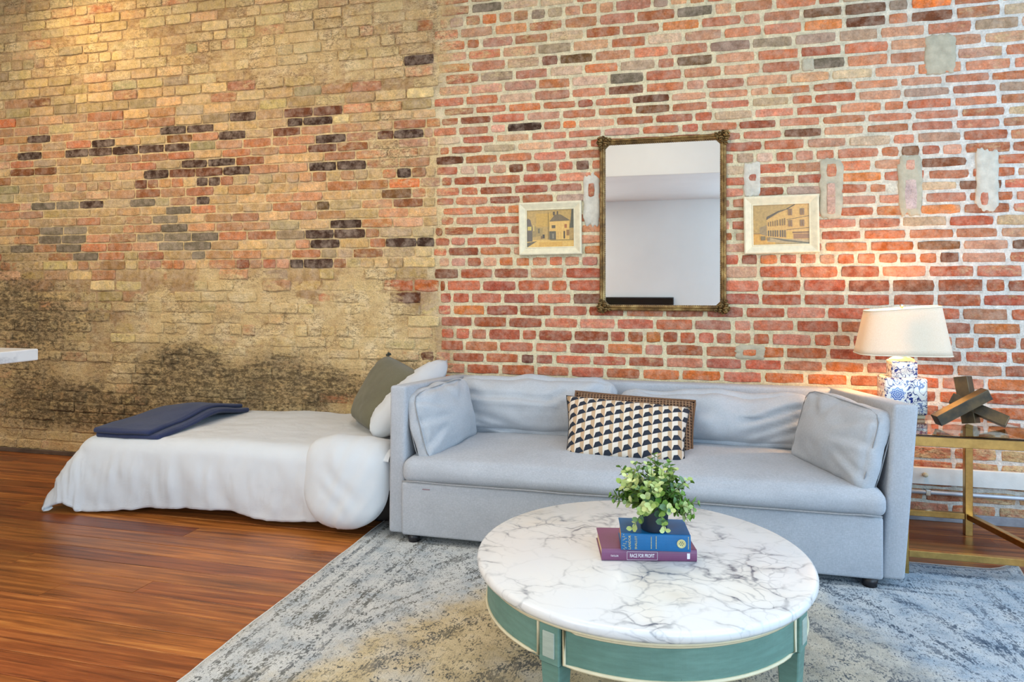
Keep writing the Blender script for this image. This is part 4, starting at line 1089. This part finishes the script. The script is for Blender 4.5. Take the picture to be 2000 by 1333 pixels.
# ------------------------------------------------------------------ mirror
def gilt():
    m, nt, b = new_mat('antique_gilt'); v = coords(nt, 'Object')
    n1 = noi(nt, v, 16, 5, .6); n2 = noi(nt, v, 120, 4, .65)
    c = ramp(nt, n1, [(.3, lin((74, 52, 28))), (.5, lin((128, 98, 54))), (.72, lin((176, 150, 96)))])
    c = mix(nt, .6, c, ramp(nt, n2, [(.3, (.25, .25, .25)), (.7, (.75, .75, .75))]), 'OVERLAY')
    setin(nt, b, 'Base Color', c); b.inputs['Metallic'].default_value = .55; b.inputs['Roughness'].default_value = .42
    bump(nt, b, mth(nt, 'ADD', n2, n1), .6, .006)
    return m
M_GILT = gilt()
mm, mnt, mb = new_mat('mirror_glass'); mb.inputs['Base Color'].default_value = (.93, .93, .89, 1); mb.inputs['Metallic'].default_value = 1; mb.inputs['Roughness'].default_value = .015
MX0, MX1 = at(1171, 440, -.035).x, at(1419, 440, -.035).x
MZ0, MZ1 = at(1172, 607, -.035).z, at(1171, 273, -.035).z
mir = thing('wall_mirror', ((MX0+MX1)/2, -.012, MZ0), 'tall mirror in an antique gilt frame hung over the sofa', 'mirror')
FW = .036
def rect_frame(x0, x1, z0, z1, prof, mat, name, parent, yb=0):
    """prof: (inset, y) points from outer edge to inner edge; mitred on four corners"""
    bm = bmesh.new(); loops = []
    for ins, y in prof:
        loops.append([bm.verts.new(p) for p in ((x0+ins, y, z0+ins), (x1-ins, y, z0+ins), (x1-ins, y, z1-ins), (x0+ins, y, z1-ins))])
    for i in range(len(loops)):
        A, B_ = loops[i], loops[(i+1) % len(loops)]
        for k in range(4): bm.faces.new((A[k], A[(k+1) % 4], B_[(k+1) % 4], B_[k]))
    return shape(bm, name, mat, parent)
fo = rect_frame(MX0, MX1, MZ0, MZ1, [(0, -.012), (0, -.030), (.005, -.038), (.012, -.040), (.017, -.036), (.022, -.041), (.028, -.038), (.032, -.030), (FW, -.024), (FW, -.012)], M_GILT, 'frame', mir)
bm = bmesh.new()
def bead_run(a, b, n, r):
    for i in range(n):
        bmesh.ops.create_icosphere(bm, subdivisions=1, radius=r, matrix=Matrix.Translation(Vector(a).lerp(Vector(b), (i+.5)/n)))
i_ = FW-.004; yb = -.029
cs = [(MX0+i_, yb, MZ0+i_), (MX1-i_, yb, MZ0+i_), (MX1-i_, yb, MZ1-i_), (MX0+i_, yb, MZ1-i_)]
for k in range(4):
    L = (Vector(cs[k])-Vector(cs[(k+1) % 4])).length; bead_run(cs[k], cs[(k+1) % 4], int(L/.0125), .0052)
tag(shape(bm, 'beading', M_GILT, fo, True), kind='stuff')
box('glass', (MX0+FW-.002, -.022, MZ0+FW-.002), (MX1-FW+.002, -.014, MZ1-FW+.002), mm, mir)
for cx, cz, sx, sz in ((MX0, MZ0, 1, 1), (MX1, MZ0, -1, 1), (MX1, MZ1, -1, -1), (MX0, MZ1, 1, -1)):
    bm = bmesh.new()
    for a, b_, r in ((.010, .010, .020), (.034, .008, .013), (.008, .034, .013), (.052, .009, .010), (.009, .052, .010), (.030, .030, .014), (.046, .026, .008), (.026, .046, .008), (-.002, .022, .009), (.022, -.002, .009)):
        # a curled leaf: little ring with a raised centre
        a, b_, r = a*1.35-.008, b_*1.35-.008, r*1.5; ctr = Vector((cx+sx*a, -.042, cz+sz*b_)); pts = [ctr+Vector((r*.75*math.cos(t*.9), -.002*t, r*.75*math.sin(t*.9)))*(1-.09*t*.5) for t in range(8)]
        pts = [ctr+Vector((r*.75*(1-.1*t)*math.cos(t*.85), -.0012*t, r*.75*(1-.1*t)*math.sin(t*.85))) for t in range(8)]
        tube_bm(pts, [r*.26]*7+[r*.34], 5, bm)
        bmesh.ops.create_icosphere(bm, subdivisions=1, radius=r*.72, matrix=Matrix.Translation(ctr+Vector((0, .006, 0))) @ Matrix.Diagonal((1, .6, 1, 1)))
    # small mitre leaf closing the corner of the glass
    shape(bm, 'corner_ornament', M_GILT, mir, True)
    bm = bmesh.new(); q = [(FW-.003, FW-.003), (FW+.026, FW-.003), (FW-.003, FW+.026)]
    A = [bm.verts.new((cx+sx*a, -.027, cz+sz*b_)) for a, b_ in q]; B_ = [bm.verts.new((cx+sx*a, -.021, cz+sz*b_)) for a, b_ in q]
    bm.faces.new(A); bm.faces.new(B_)
    for k in range(3): bm.faces.new((A[k], A[(k+1) % 3], B_[(k+1) % 3], B_[k]))
    shape(bm, 'corner_leaf', M_GILT, mir)

# ------------------------------------------------------------------ two framed prints
mp, pnt, pb = new_mat('old_print'); pv = coords(pnt, 'Object')
pcl = nd(pnt, 'Attribute', attribute_name='col').outputs['Color']
pcl = mix(pnt, .55, pcl, ramp(pnt, noi(pnt, pv, 70, 5, .7), [(.3, (.3, .3, .3)), (.7, (.68, .68, .68))]), 'OVERLAY')
setin(pnt, pb, 'Base Color', pcl); pb.inputs['Roughness'].default_value = .35
def print_mesh(x0, x1, z0, z1, y, quads, parent):
    """quads: list of (polygon in 0..1 units with y up, colour) stacked like layers of ink"""
    V, Fc, C = [], [], []
    for k, (pl, c_) in enumerate(quads):
        n0 = len(V); V += [(x0+(x1-x0)*u, y-.00012*k, z0+(z1-z0)*v) for u, v in pl]; C += [lin(c_)]*len(pl); Fc.append(tuple(range(n0, n0+len(pl))))
    n0 = len(V)                                            # thickness of the sheet
    V += [(x0, y, z0), (x1, y, z0), (x1, y, z1), (x0, y, z1), (x0, y+.003, z0), (x1, y+.003, z0), (x1, y+.003, z1), (x0, y+.003, z1)]; C += [lin((150, 120, 70))]*8
    for q in ((0, 1, 5, 4), (1, 2, 6, 5), (2, 3, 7, 6), (3, 0, 4, 7), (7, 6, 5, 4)): Fc.append(tuple(n0+t for t in q))
    return mk('print', V, Fc, mp, parent, colors=C)
def rc(a, b, c_, d): return [(a, c_), (b, c_), (b, d), (a, d)]
rk = random.Random(9)
def picture(px0, py0, px1, py1, ix0, iy0, ix1, iy1, quads, label, rotd=0):
    a = at(px0, py0, -.03); b_ = at(px1, py1, -.03); c_ = at(ix0, iy0, -.02); d_ = at(ix1, iy1, -.02)
    root = thing('framed_print', ((a.x+b_.x)/2, -.012, b_.z), label, 'picture', 'cream framed prints beside the mirror')
    x0, x1, z0, z1 = a.x, b_.x, b_.z, a.z; wf = min(c_.x-x0, x1-d_.x); 
    rect_frame(x0, x1, z0, z1, [(0, -.010), (0, -.032), (.006, -.036), (.012, -.035), (wf*.85, -.020), (wf*.9, -.023), (wf, -.021), (wf, -.010)], M_FRAME, 'frame', root)
    print_mesh(x0+wf-.002, x1-wf+.002, z0+wf-.002, z1-wf+.002, -.0145, quads, root)
    root.rotation_euler.y = R(rotd)
    return root
OC, OC2, SK, LN = (196, 150, 70), (212, 168, 84), (180, 144, 78), (74, 62, 46)
Q1 = [(rc(0, 1, 0, 1), SK), (rc(0, 1, .0, .2), OC2), (rc(.25, .75, .02, .14), (206, 156, 66)), (rc(.2, .6, .55, .9), (190, 148, 66)),
      ([(0, 0), (.22, .17), (0, .13)], (96, 82, 54)), (rc(0, .12, .16, .42), (92, 80, 64)), ([(0, .42), (.14, .40), (.08, .74), (.03, .78), (0, .72)], (98, 82, 70)),
      (rc(.02, .10, .46, .56), (206, 180, 84)), (rc(.12, .2, .28, .56), (150, 124, 72)), (rc(.14, .16, .44, .6), (214, 186, 104)), (rc(.2, .34, .3, .52), (158, 130, 72)), (rc(.24, .28, .38, .5), (104, 90, 56)),
      (rc(.49, .9, .2, .68), (214, 168, 88)), ([(.48, .68), (.92, .70), (.72, .86), (.60, .86)], (112, 92, 62)), (rc(.56, .6, .84, .94), (84, 68, 50)), (rc(.64, .67, .86, .95), (84, 68, 50)),
      (rc(.53, .61, .5, .58), (92, 76, 50)), (rc(.80, .85, .5, .6), (160, 92, 44)), (rc(.48, .62, .2, .42), (88, 78, 58)), (rc(.54, .58, .23, .36), (128, 116, 92)), (rc(.78, .81, .22, .42), (70, 54, 36)),
      (rc(.84, .9, .3, .45), (140, 98, 50)), (rc(.455, .463, .2, .92), (92, 76, 48)), (rc(.5, 1, .18, .19), (86, 72, 46)), ([(.9, .48), (1, .42), (1, 1), (.95, .98), (.93, .7)], (82, 78, 58)),
      (rc(.9, 1, .2, .5), (168, 134, 74)), (rc(.34, .38, .24, .34), (62, 52, 40)), (rc(.30, .33, .23, .30), (120, 84, 46)), (rc(.66, .662, .2, .42), LN), (rc(.72, .722, .2, .42), LN), (rc(.76, .764, .2, .64), (232, 200, 120))]
Q2 = [(rc(0, 1, 0, 1), SK), (rc(0, .4, .0, .3), (206, 152, 66)), (rc(0, .5, .62, 1), (176, 142, 82)), ([(.25, .08), (1, .0), (1, .10), (.3, .22)], (176, 150, 104)),
      ([(.25, .20), (.25, .62), (.58, .86), (.75, .98), (1, 1), (1, .12), (.6, .14)], (204, 158, 84)), ([(.12, .44), (.25, .50), (.25, .22), (.12, .28)], (150, 124, 82)),
      ([(.24, .62), (.46, .80), (.46, .84), (.25, .70)], (96, 80, 58)), ([(.46, .80), (.60, .86), (.60, .88), (.46, .84)], (110, 90, 62)), ([(.60, .86), (.75, .97), (.75, .99), (.6, .885)], LN), ([(.6, .62), (1, .70), (1, .69), (.6, .61)], LN),
      ([(.6, .37), (1, .41), (1, .40), (.6, .36)], LN), (rc(.7, 1, .28, .31), (120, 84, 48)), (rc(.72, 1, .14, .26), (150, 108, 66)), (rc(.6, .70, .14, .32), (206, 164, 74)), ([(.26, .2), (.6, .12), (1, .04), (1, .01), (.55, .09)], (110, 100, 74))]
for xq in (.27, .31, .35, .39, .43, .48, .52, .56):
    t = (xq-.25)/.4
    Q2 += [(rc(xq, xq+.018, .46+.02*t, .56+.12*t), (128, 100, 60)), (rc(xq, xq+.02, .22-.05*t, .36), (100, 84, 62))]
for xq in (.63, .67, .84, .88): Q2 += [(rc(xq, xq+.03, .44, .60), (136, 104, 70)), (rc(xq, xq+.03, .72, .88), (136, 104, 70))]
Q2 += [(rc(.14, .22, .12, .22), (128, 106, 66)), (rc(.25, .3, .12, .18), (140, 112, 72)), (rc(0, .12, .28, .30), (150, 118, 70))]
picture(1014, 396, 1136, 497, 1030, 416, 1121, 482, Q1, 'cream framed print of a yellow house, between brick seam and mirror', -.6)
picture(1454, 384, 1601, 494, 1472, 404, 1580, 476, Q2, 'cream framed print of a terrace street, to the lamp side of the mirror', -.8)

# ------------------------------------------------------------------ side table, lamp, sculpture
ST_Z = .627; YFR, YRE = -.83, -.21
stb = thing('side_table', (1.28, -.52, 0), 'brass side table with glass top between sofa arm and wall', 'table')
def bar(name, a, b, w_, h_, mat, parent, bev=.002):
    a, b = Vector(a), Vector(b); t = (b-a).normalized(); up = Vector((0, 0, 1)) if abs(t.z) < .9 else Vector((0, 1, 0))
    m = frame((a+b)/2, t, up.cross(t) if abs(t.z) < .9 else Vector((1, 0, 0)))
    L = (b-a).length
    return box(name, (-L/2, -w_/2, -h_/2), (L/2, w_/2, h_/2), mat, parent, bev, 1, M=m)
cr = {'rl': (.955, YRE), 'rr': (1.433, YRE), 'fl': (.957, YFR), 'fr': (1.585, YFR)}
bw_ = .036
for k, (x, y) in cr.items():
    bar('leg', (x, y, 0), (x, y, ST_Z-.022), bw_, bw_, M_GOLD, stb)
zr = ST_Z-.021
def ends(a, b, s=.018):
    A, B_ = Vector((*a, 0)), Vector((*b, 0)); t = (B_-A).normalized()*s
    return A+t, B_-t
for (p, q), nm in ((('fl', 'fr'), 'front'), (('fl', 'rl'), 'l'), (('fr', 'rr'), 'r')):
    A, B_ = ends(cr[p], cr[q]); A0, B0 = Vector((*cr[p], 0)), Vector((*cr[q], 0))
    if nm == 'front': bar('top_rail', (A0.x-.018, A0.y, zr+.000), (B0.x+.018, B0.y, zr+.000), bw_, .042, M_GOLD, stb)
    else: bar('top_rail', (A.x, A.y, zr), (B_.x, B_.y, zr), bw_*.8, .040, M_GOLD, stb)
for p, q in (('fl', 'fr'), ('fl', 'rl'), ('fr', 'rr'), ('rl', 'rr')):
    A, B_ = ends(cr[p], cr[q]); bar('stretcher', (A.x, A.y, .098), (B_.x, B_.y, .098), .030, .030, M_GOLD, stb)
gmt, gt, gbs = new_mat('table_glass'); gbs.inputs['Base Color'].default_value = (.90, .97, .94, 1); gbs.inputs['Transmission Weight'].default_value = 1
gbs.inputs['Roughness'].default_value = .0; gbs.inputs['IOR'].default_value = 1.5
V = []
for z in (ST_Z, ST_Z+.008):
    V += [(.955, YFR-.012, z), (1.598, YFR-.012, z), (1.452, YRE+.03, z), (.955, YRE+.03, z)]
mk('glass_top', V, [(3, 2, 1, 0), (4, 5, 6, 7), (0, 1, 5, 4), (1, 2, 6, 5), (2, 3, 7, 6), (3, 0, 4, 7)], gmt, stb)
GZ = ST_Z+.0083

# lamp
def china():
    m, nt, b = new_mat('blue_white_china'); v = coords(nt, 'Object')
    w0 = nd(nt, 'TexNoise', {'Vector': v, 'Scale': 9.0, 'Detail': 2.0}).outputs['Color']
    p = nd(nt, 'VectorMath', {0: v, 1: nd(nt, 'VectorMath', {0: w0, 'Scale': .09}, operation='SCALE').outputs[0]}, operation='ADD').outputs[0]
    n1 = noi(nt, p, 24, 1, .4); line = bw(nt, mth(nt, 'ABSOLUTE', mth(nt, 'SUBTRACT', n1, .5)), .022, .012)
    n2 = noi(nt, p, 34, 1, .4, 1.6); curl = bw(nt, mth(nt, 'ABSOLUTE', mth(nt, 'SUBTRACT', n2, .55)), .045, .03)
    vo = nd(nt, 'TexVoronoi', {'Vector': p, 'Scale': 34.0, 'Randomness': .8}).outputs['Distance']; leaf = bw(nt, vo, .30, .25)
    # flower: petalled rosette on the front, as in the glaze
    sx = nd(nt, 'SeparateXYZ', {'Vector': v}); fx = mth(nt, 'ADD', sx.outputs[0], .040); fz = mth(nt, 'SUBTRACT', sx.outputs[2], .105)
    rr = mth(nt, 'SQRT', mth(nt, 'ADD', mth(nt, 'MULTIPLY', fx, fx), mth(nt, 'MULTIPLY', fz, fz))); an = mth(nt, 'ARCTAN2', fz, fx)
    pet = mth(nt, 'ADD', .033, mth(nt, 'MULTIPLY', mth(nt, 'SINE', mth(nt, 'MULTIPLY', an, 9.0)), .004))
    fl = mth(nt, 'LESS_THAN', rr, pet); flr = mth(nt, 'LESS_THAN', rr, .044)
    pat = mth(nt, 'MAXIMUM', mth(nt, 'MAXIMUM', line, mth(nt, 'MULTIPLY', curl, bw(nt, noi(nt, v, 14, 2), .45, .5))), leaf)
    pat = mth(nt, 'MULTIPLY', pat, mth(nt, 'SUBTRACT', 1.0, flr))
    c = mix(nt, pat, (*lin((232, 232, 226)), 1), mix(nt, noi(nt, v, 40, 3), (*lin((18, 24, 74)), 1), (*lin((36, 62, 150)), 1)))
    pl = bw(nt, mth(nt, 'SINE', mth(nt, 'ADD', mth(nt, 'MULTIPLY', rr, 620.0), mth(nt, 'MULTIPLY', mth(nt, 'SINE', mth(nt, 'MULTIPLY', an, 7.0)), 1.6))), -.2, .4)
    c = mix(nt, fl, c, mix(nt, pl, (*lin((62, 98, 172)), 1), (*lin((196, 212, 232)), 1)))
    setin(nt, b, 'Base Color', c); b.inputs['Roughness'].default_value = .12; b.inputs['Coat Weight'].default_value = .4
    return m
M_CHINA = china()
lc = at(1761, 700, -.37); LX, LY = lc.x, lc.y
lamp = thing('table_lamp', (LX, LY, GZ), 'blue and white china table lamp with glowing cream shade', 'lamp')
box('foot', (LX-.088, LY-.07, GZ), (LX+.088, LY+.07, GZ+.018), M_CREAM, lamp, .004, 2)
zs = at(1761, 739, LY-.08).z; zn = at(1761, 706, LY-.05).z
base_o = box('base', (LX-.098, LY-.078, GZ+.018), (LX+.098, LY+.078, zs), M_CHINA, lamp, .012, 3, True)
box('neck', (LX-.060, LY-.052, zs-.002), (LX+.060, LY+.052, zn), M_CHINA, lamp, .006, 2, True)
shape(lathe_bm([(.060, 0), (.056, .008), (.040, .016), (.015, .020), (0, .020)], 28, (LX, LY, zn)), 'cap', M_CREAM, lamp, True)
sz0, sz1 = at(1761, 695, LY-.10).z, at(1761, 603, LY).z
shape(lathe_bm([(.008, zn+.018), (.008, sz0+.010), (.010, sz0+.012), (.010, sz0+.020), (0, sz0+.020)], 16, (LX, LY, 0)), 'stem', M_STEEL, lamp, True)
ms, snt, sbs = new_mat('shade_cloth')
for n in list(snt.nodes):
    if n.type != 'OUTPUT_MATERIAL': snt.nodes.remove(n)
outn = [n for n in snt.nodes if n.type == 'OUTPUT_MATERIAL'][0]
sv = coords(snt, 'Object'); sc_ = ramp(snt, noi(snt, sv, 240, 2), [(.3, lin((222, 212, 190))), (.7, lin((232, 224, 206)))])
df = nd(snt, 'BsdfDiffuse', {'Color': sc_}); tl = nd(snt, 'BsdfTranslucent', {'Color': (.80, .66, .40, 1)})
mxs = nd(snt, 'MixShader', {0: .16, 1: df.outputs[0], 2: tl.outputs[0]}); snt.links.new(mxs.outputs[0], outn.inputs[0])
def shade_ring(t, k=0):
    """rounded-rectangle section, t = 0 bottom .. 1 top"""
    hx = .214+(.170-.214)*t-k; hy = .135+(.100-.135)*t-k; pts = []
    for i in range(56):
        a = 2*math.pi*i/56; e = 4.5; q = (abs(math.cos(a))**e+abs(math.sin(a))**e)**(-1/e)
        pts.append((hx*q*math.cos(a), hy*q*math.sin(a)))
    return pts
V, Fc = [], []; rows = 9
for s in range(rows):
    t = s/(rows-1); z = sz0+(sz1-sz0)*t
    for x, y in shade_ring(t): V.append((LX+x, LY+y, z+.014*x/.17*t))
n = 56
for s in range(rows):
    t = 1-s/(rows-1); z = sz0+(sz1-sz0)*t
    for x, y in shade_ring(t, .002): V.append((LX+x, LY+y, z+.014*x/.17*t))
tr = 2*rows
Fc = [(s*n+i, s*n+(i+1) % n, ((s+1) % tr)*n+(i+1) % n, ((s+1) % tr)*n+i) for s in range(tr) for i in range(n)]
shd = mk('shade', V, Fc, ms, lamp, smooth=True)
M_TRIM = simple('shade_trim', (236, 224, 200), .8, bstr=0)
for t, zz in ((0, sz0), (1, sz1)):
    shape(tube_bm([(LX+x, LY+y, zz+.014*x/.17*t) for x, y in shade_ring(t)], .0028, 6, closed=True), 'shade_trim', M_TRIM, shd, True)
bar('spider', (LX-.166, LY, sz1-.012-.010), (LX+.166, LY, sz1-.012+.010), .004, .004, M_STEEL, lamp, 0)
shape(tube_bm([(LX-.0, LY, sz0+.05), (LX-.05, LY, sz0+.09), (LX-.055, LY, sz0+.16), (LX-.02, LY, sz1-.02), (LX, LY, sz1-.008)], .002, 6), 'harp', M_STEEL, lamp, True)
shape(tube_bm([(LX+.0, LY, sz0+.05), (LX+.05, LY, sz0+.09), (LX+.055, LY, sz0+.16), (LX+.02, LY, sz1-.02), (LX, LY, sz1-.008)], .002, 6), 'harp', M_STEEL, lamp, True)
shape(lathe_bm([(0, -.012), (.004, -.012), (.004, .002), (.009, .004), (.006, .010), (.010, .016), (.006, .023), (0, .025)], 14, (LX, LY, sz1)), 'finial', M_STEEL, lamp, True)
mb_, bnt, bbs = new_mat('bulb_glass'); bbs.inputs['Emission Color'].default_value = (1, .72, .38, 1); bbs.inputs['Emission Strength'].default_value = 12
for zz in (sz0+.020, sz1-.112):                          # two bulbs, one above the other
    shape(lathe_bm([(0, 0), (.011, .004), (.013, .018), (.022, .040), (.024, .052), (.018, .070), (0, .078)], 18, (LX, LY, zz)), 'bulb', mb_, lamp, True)
    ld = bpy.data.lights.new('lamp_light', 'POINT'); ld.energy = 15; ld.color = (1, .52, .17); ld.shadow_soft_size = .02
    link('lamp_light', ld, lamp, (LX-.02, LY+.048, zz+.030 if zz < sz1-.15 else zz+.080))
# sculpture of three crossing bars
def metal2():
    m, nt, b = new_mat('blackened_bronze'); v = coords(nt, 'Object'); n1 = noi(nt, v, 12, 4)
    setin(nt, b, 'Base Color', ramp(nt, n1, [(.35, lin((64, 58, 48))), (.7, lin((112, 92, 62)))]))
    b.inputs['Metallic'].default_value = .5; b.inputs['Roughness'].default_value = .36
    return m
M_BRZ = metal2()
scp = thing('bar_sculpture', at(1897, 828, -.55), 'dark metal sculpture of three crossed square bars on glass table', 'sculpture')
def sbar(a, b, w_, roll=0):
    a, b = Vector(a), Vector(b); t = (b-a).normalized(); m = frame((a+b)/2, t, Vector((0, 1, 0)) if abs(t.y) < .9 else Vector((1, 0, 0))) @ Matrix.Rotation(R(roll), 4, 'X')
    L = (b-a).length
    return box('bar', (-L/2, -w_/2, -w_/2), (L/2, w_/2, w_/2), M_BRZ, scp, .0025, 2, M=m)
A0 = at(1880, 736, -.50); A1 = at(1897, 823, -.545); A1.z = GZ+.008
sbar(A0, A1+(A1-A0).normalized()*.0, .060, 40)
B0_ = at(1828, 820, -.64); B0_.z = GZ+.032; sbar(B0_, at(1928, 769, -.59), .052, 8)
C1 = at(1968, 834, -.61); C1.z = GZ+.032; sbar(at(1858, 779, -.50), C1, .052, -10)

# ------------------------------------------------------------------ marble counter at the frame's edge, television opposite
isl = thing('kitchen_counter', (-4.3, -2.0, 0), 'white marble counter slab reaching in at the picture edge', 'counter')
ce = atz(68, 682, 1.0)
CX, CY = ce.x, ce.y
box('marble_slab', (CX-2.3, CY-.75, .944), (CX, CY+.02, 1.0), M_MARBLE, isl, .006, 2)
box('cabinet', (CX-2.2, CY-.70, .0), (CX-.62, CY-.06, .944), simple('painted_cabinet', (206, 210, 212), .5, var=.03, bstr=.03), isl, .004, 1)
tvx1 = at(1316, 580, 0); 
def mirror_hit(px, py, Y):
    r = ray(px, py); t0 = D/r.y; p = Vector((r.x*t0, 0, H+r.z*t0)); t = -Y/r.y
    return Vector((p.x+r.x*t, Y, p.z+r.z*t))
q = mirror_hit(1316, 581, YF+.06)
tv = thing('television', (q.x-.6, YF+.05, q.z-.72), 'flat black television on the wall facing the sofa', 'television')
box('housing', (q.x-1.25, YF+.012, q.z-.72), (q.x, YF+.055, q.z), M_BLACK, tv, .006, 2)
box('screen', (q.x-1.235, YF+.055, q.z-.705), (q.x-.015, YF+.058, q.z-.015), simple('dark_screen', (6, 7, 10), .12, bstr=0), tv)

# ------------------------------------------------------------------ added fill panels, warm ceiling spotlights
mw, wnt, wbs = new_mat('fill_diffuser'); wbs.inputs['Emission Color'].default_value = (1, .8, .55, 1); wbs.inputs['Emission Strength'].default_value = 1.5  # glowing face of the added fill panels
for K_, lb in ((KITCHEN_FILL, 'warm fill panel added out of view above the counter'), (LIVING_FILL, 'white fill panel added out of view above the sofa and table'), (SOFFIT_FILL, 'small fill panel added out of view under the boxed soffit')):
    kp = thing('fill_panel', K_['loc'], lb, 'light')
    x, y, z = K_['loc']
    box('frame', (x-K_['sx']/2-.04, y-K_['sy']/2-.04, z+.012), (x+K_['sx']/2+.04, y+K_['sy']/2+.04, ZC if z > 3 else 2.62), M_WHITE, kp, .004, 1)
    box('diffuser', (x-K_['sx']/2, y-K_['sy']/2, z+.004), (x+K_['sx']/2, y+K_['sy']/2, z+.012), mw, kp)
    al = area('fill_light', (0, 0, 0), (0, 0, 0), K_['sx'], K_['sy'], K_['power'], K_['color'])
    al.parent = kp; al.location = (0, 0, -.01)
def downlight(x, y, tx, ty, tz, power, ang, label, blend=.9):
    t = thing('spot_light', (x, y, ZC-.16), label, 'light', 'warm ceiling spotlights')
    d = (Vector((tx, ty, tz))-Vector((x, y, ZC-.16))).normalized()
    m = frame((x, y, ZC-.16), d.orthogonal(), d.cross(d.orthogonal())); 
    m = d.to_track_quat('-Z', 'Y').to_matrix().to_4x4(); m.translation = Vector((x, y, ZC-.16))
    shape(lathe_bm([(.030, .06), (.034, .05), (.036, -.055), (.031, -.055), (.029, .04), (0, .04)], 20), 'can', M_BLACK, t, True, m)
    shape(tube_bm([(x, y, ZC-.001), (x, y, ZC-.10)], .007, 8), 'stem', M_BLACK, t, True)
    sd = bpy.data.lights.new('spot', 'SPOT'); sd.energy = power; sd.color = (1, .72, .36); sd.spot_size = R(ang); sd.spot_blend = blend; sd.shadow_soft_size = .04
    s = bpy.data.objects.new('spot', sd); col.objects.link(s); s.parent = t
    s.rotation_euler = d.to_track_quat('-Z', 'Y').to_euler(); s.location = d*.06
hp = at(190, 90, 0)
downlight(hp.x-.1, -.95, hp.x, 0, hp.z, 60, 95, 'black ceiling spotlight aimed high on the tan brick', 1)
downlight(-3.1, -1.6, at(430, 300, 0).x, 0, 2.0, 62, 115, 'black ceiling spotlight aimed at the middle of the tan brick', 1)
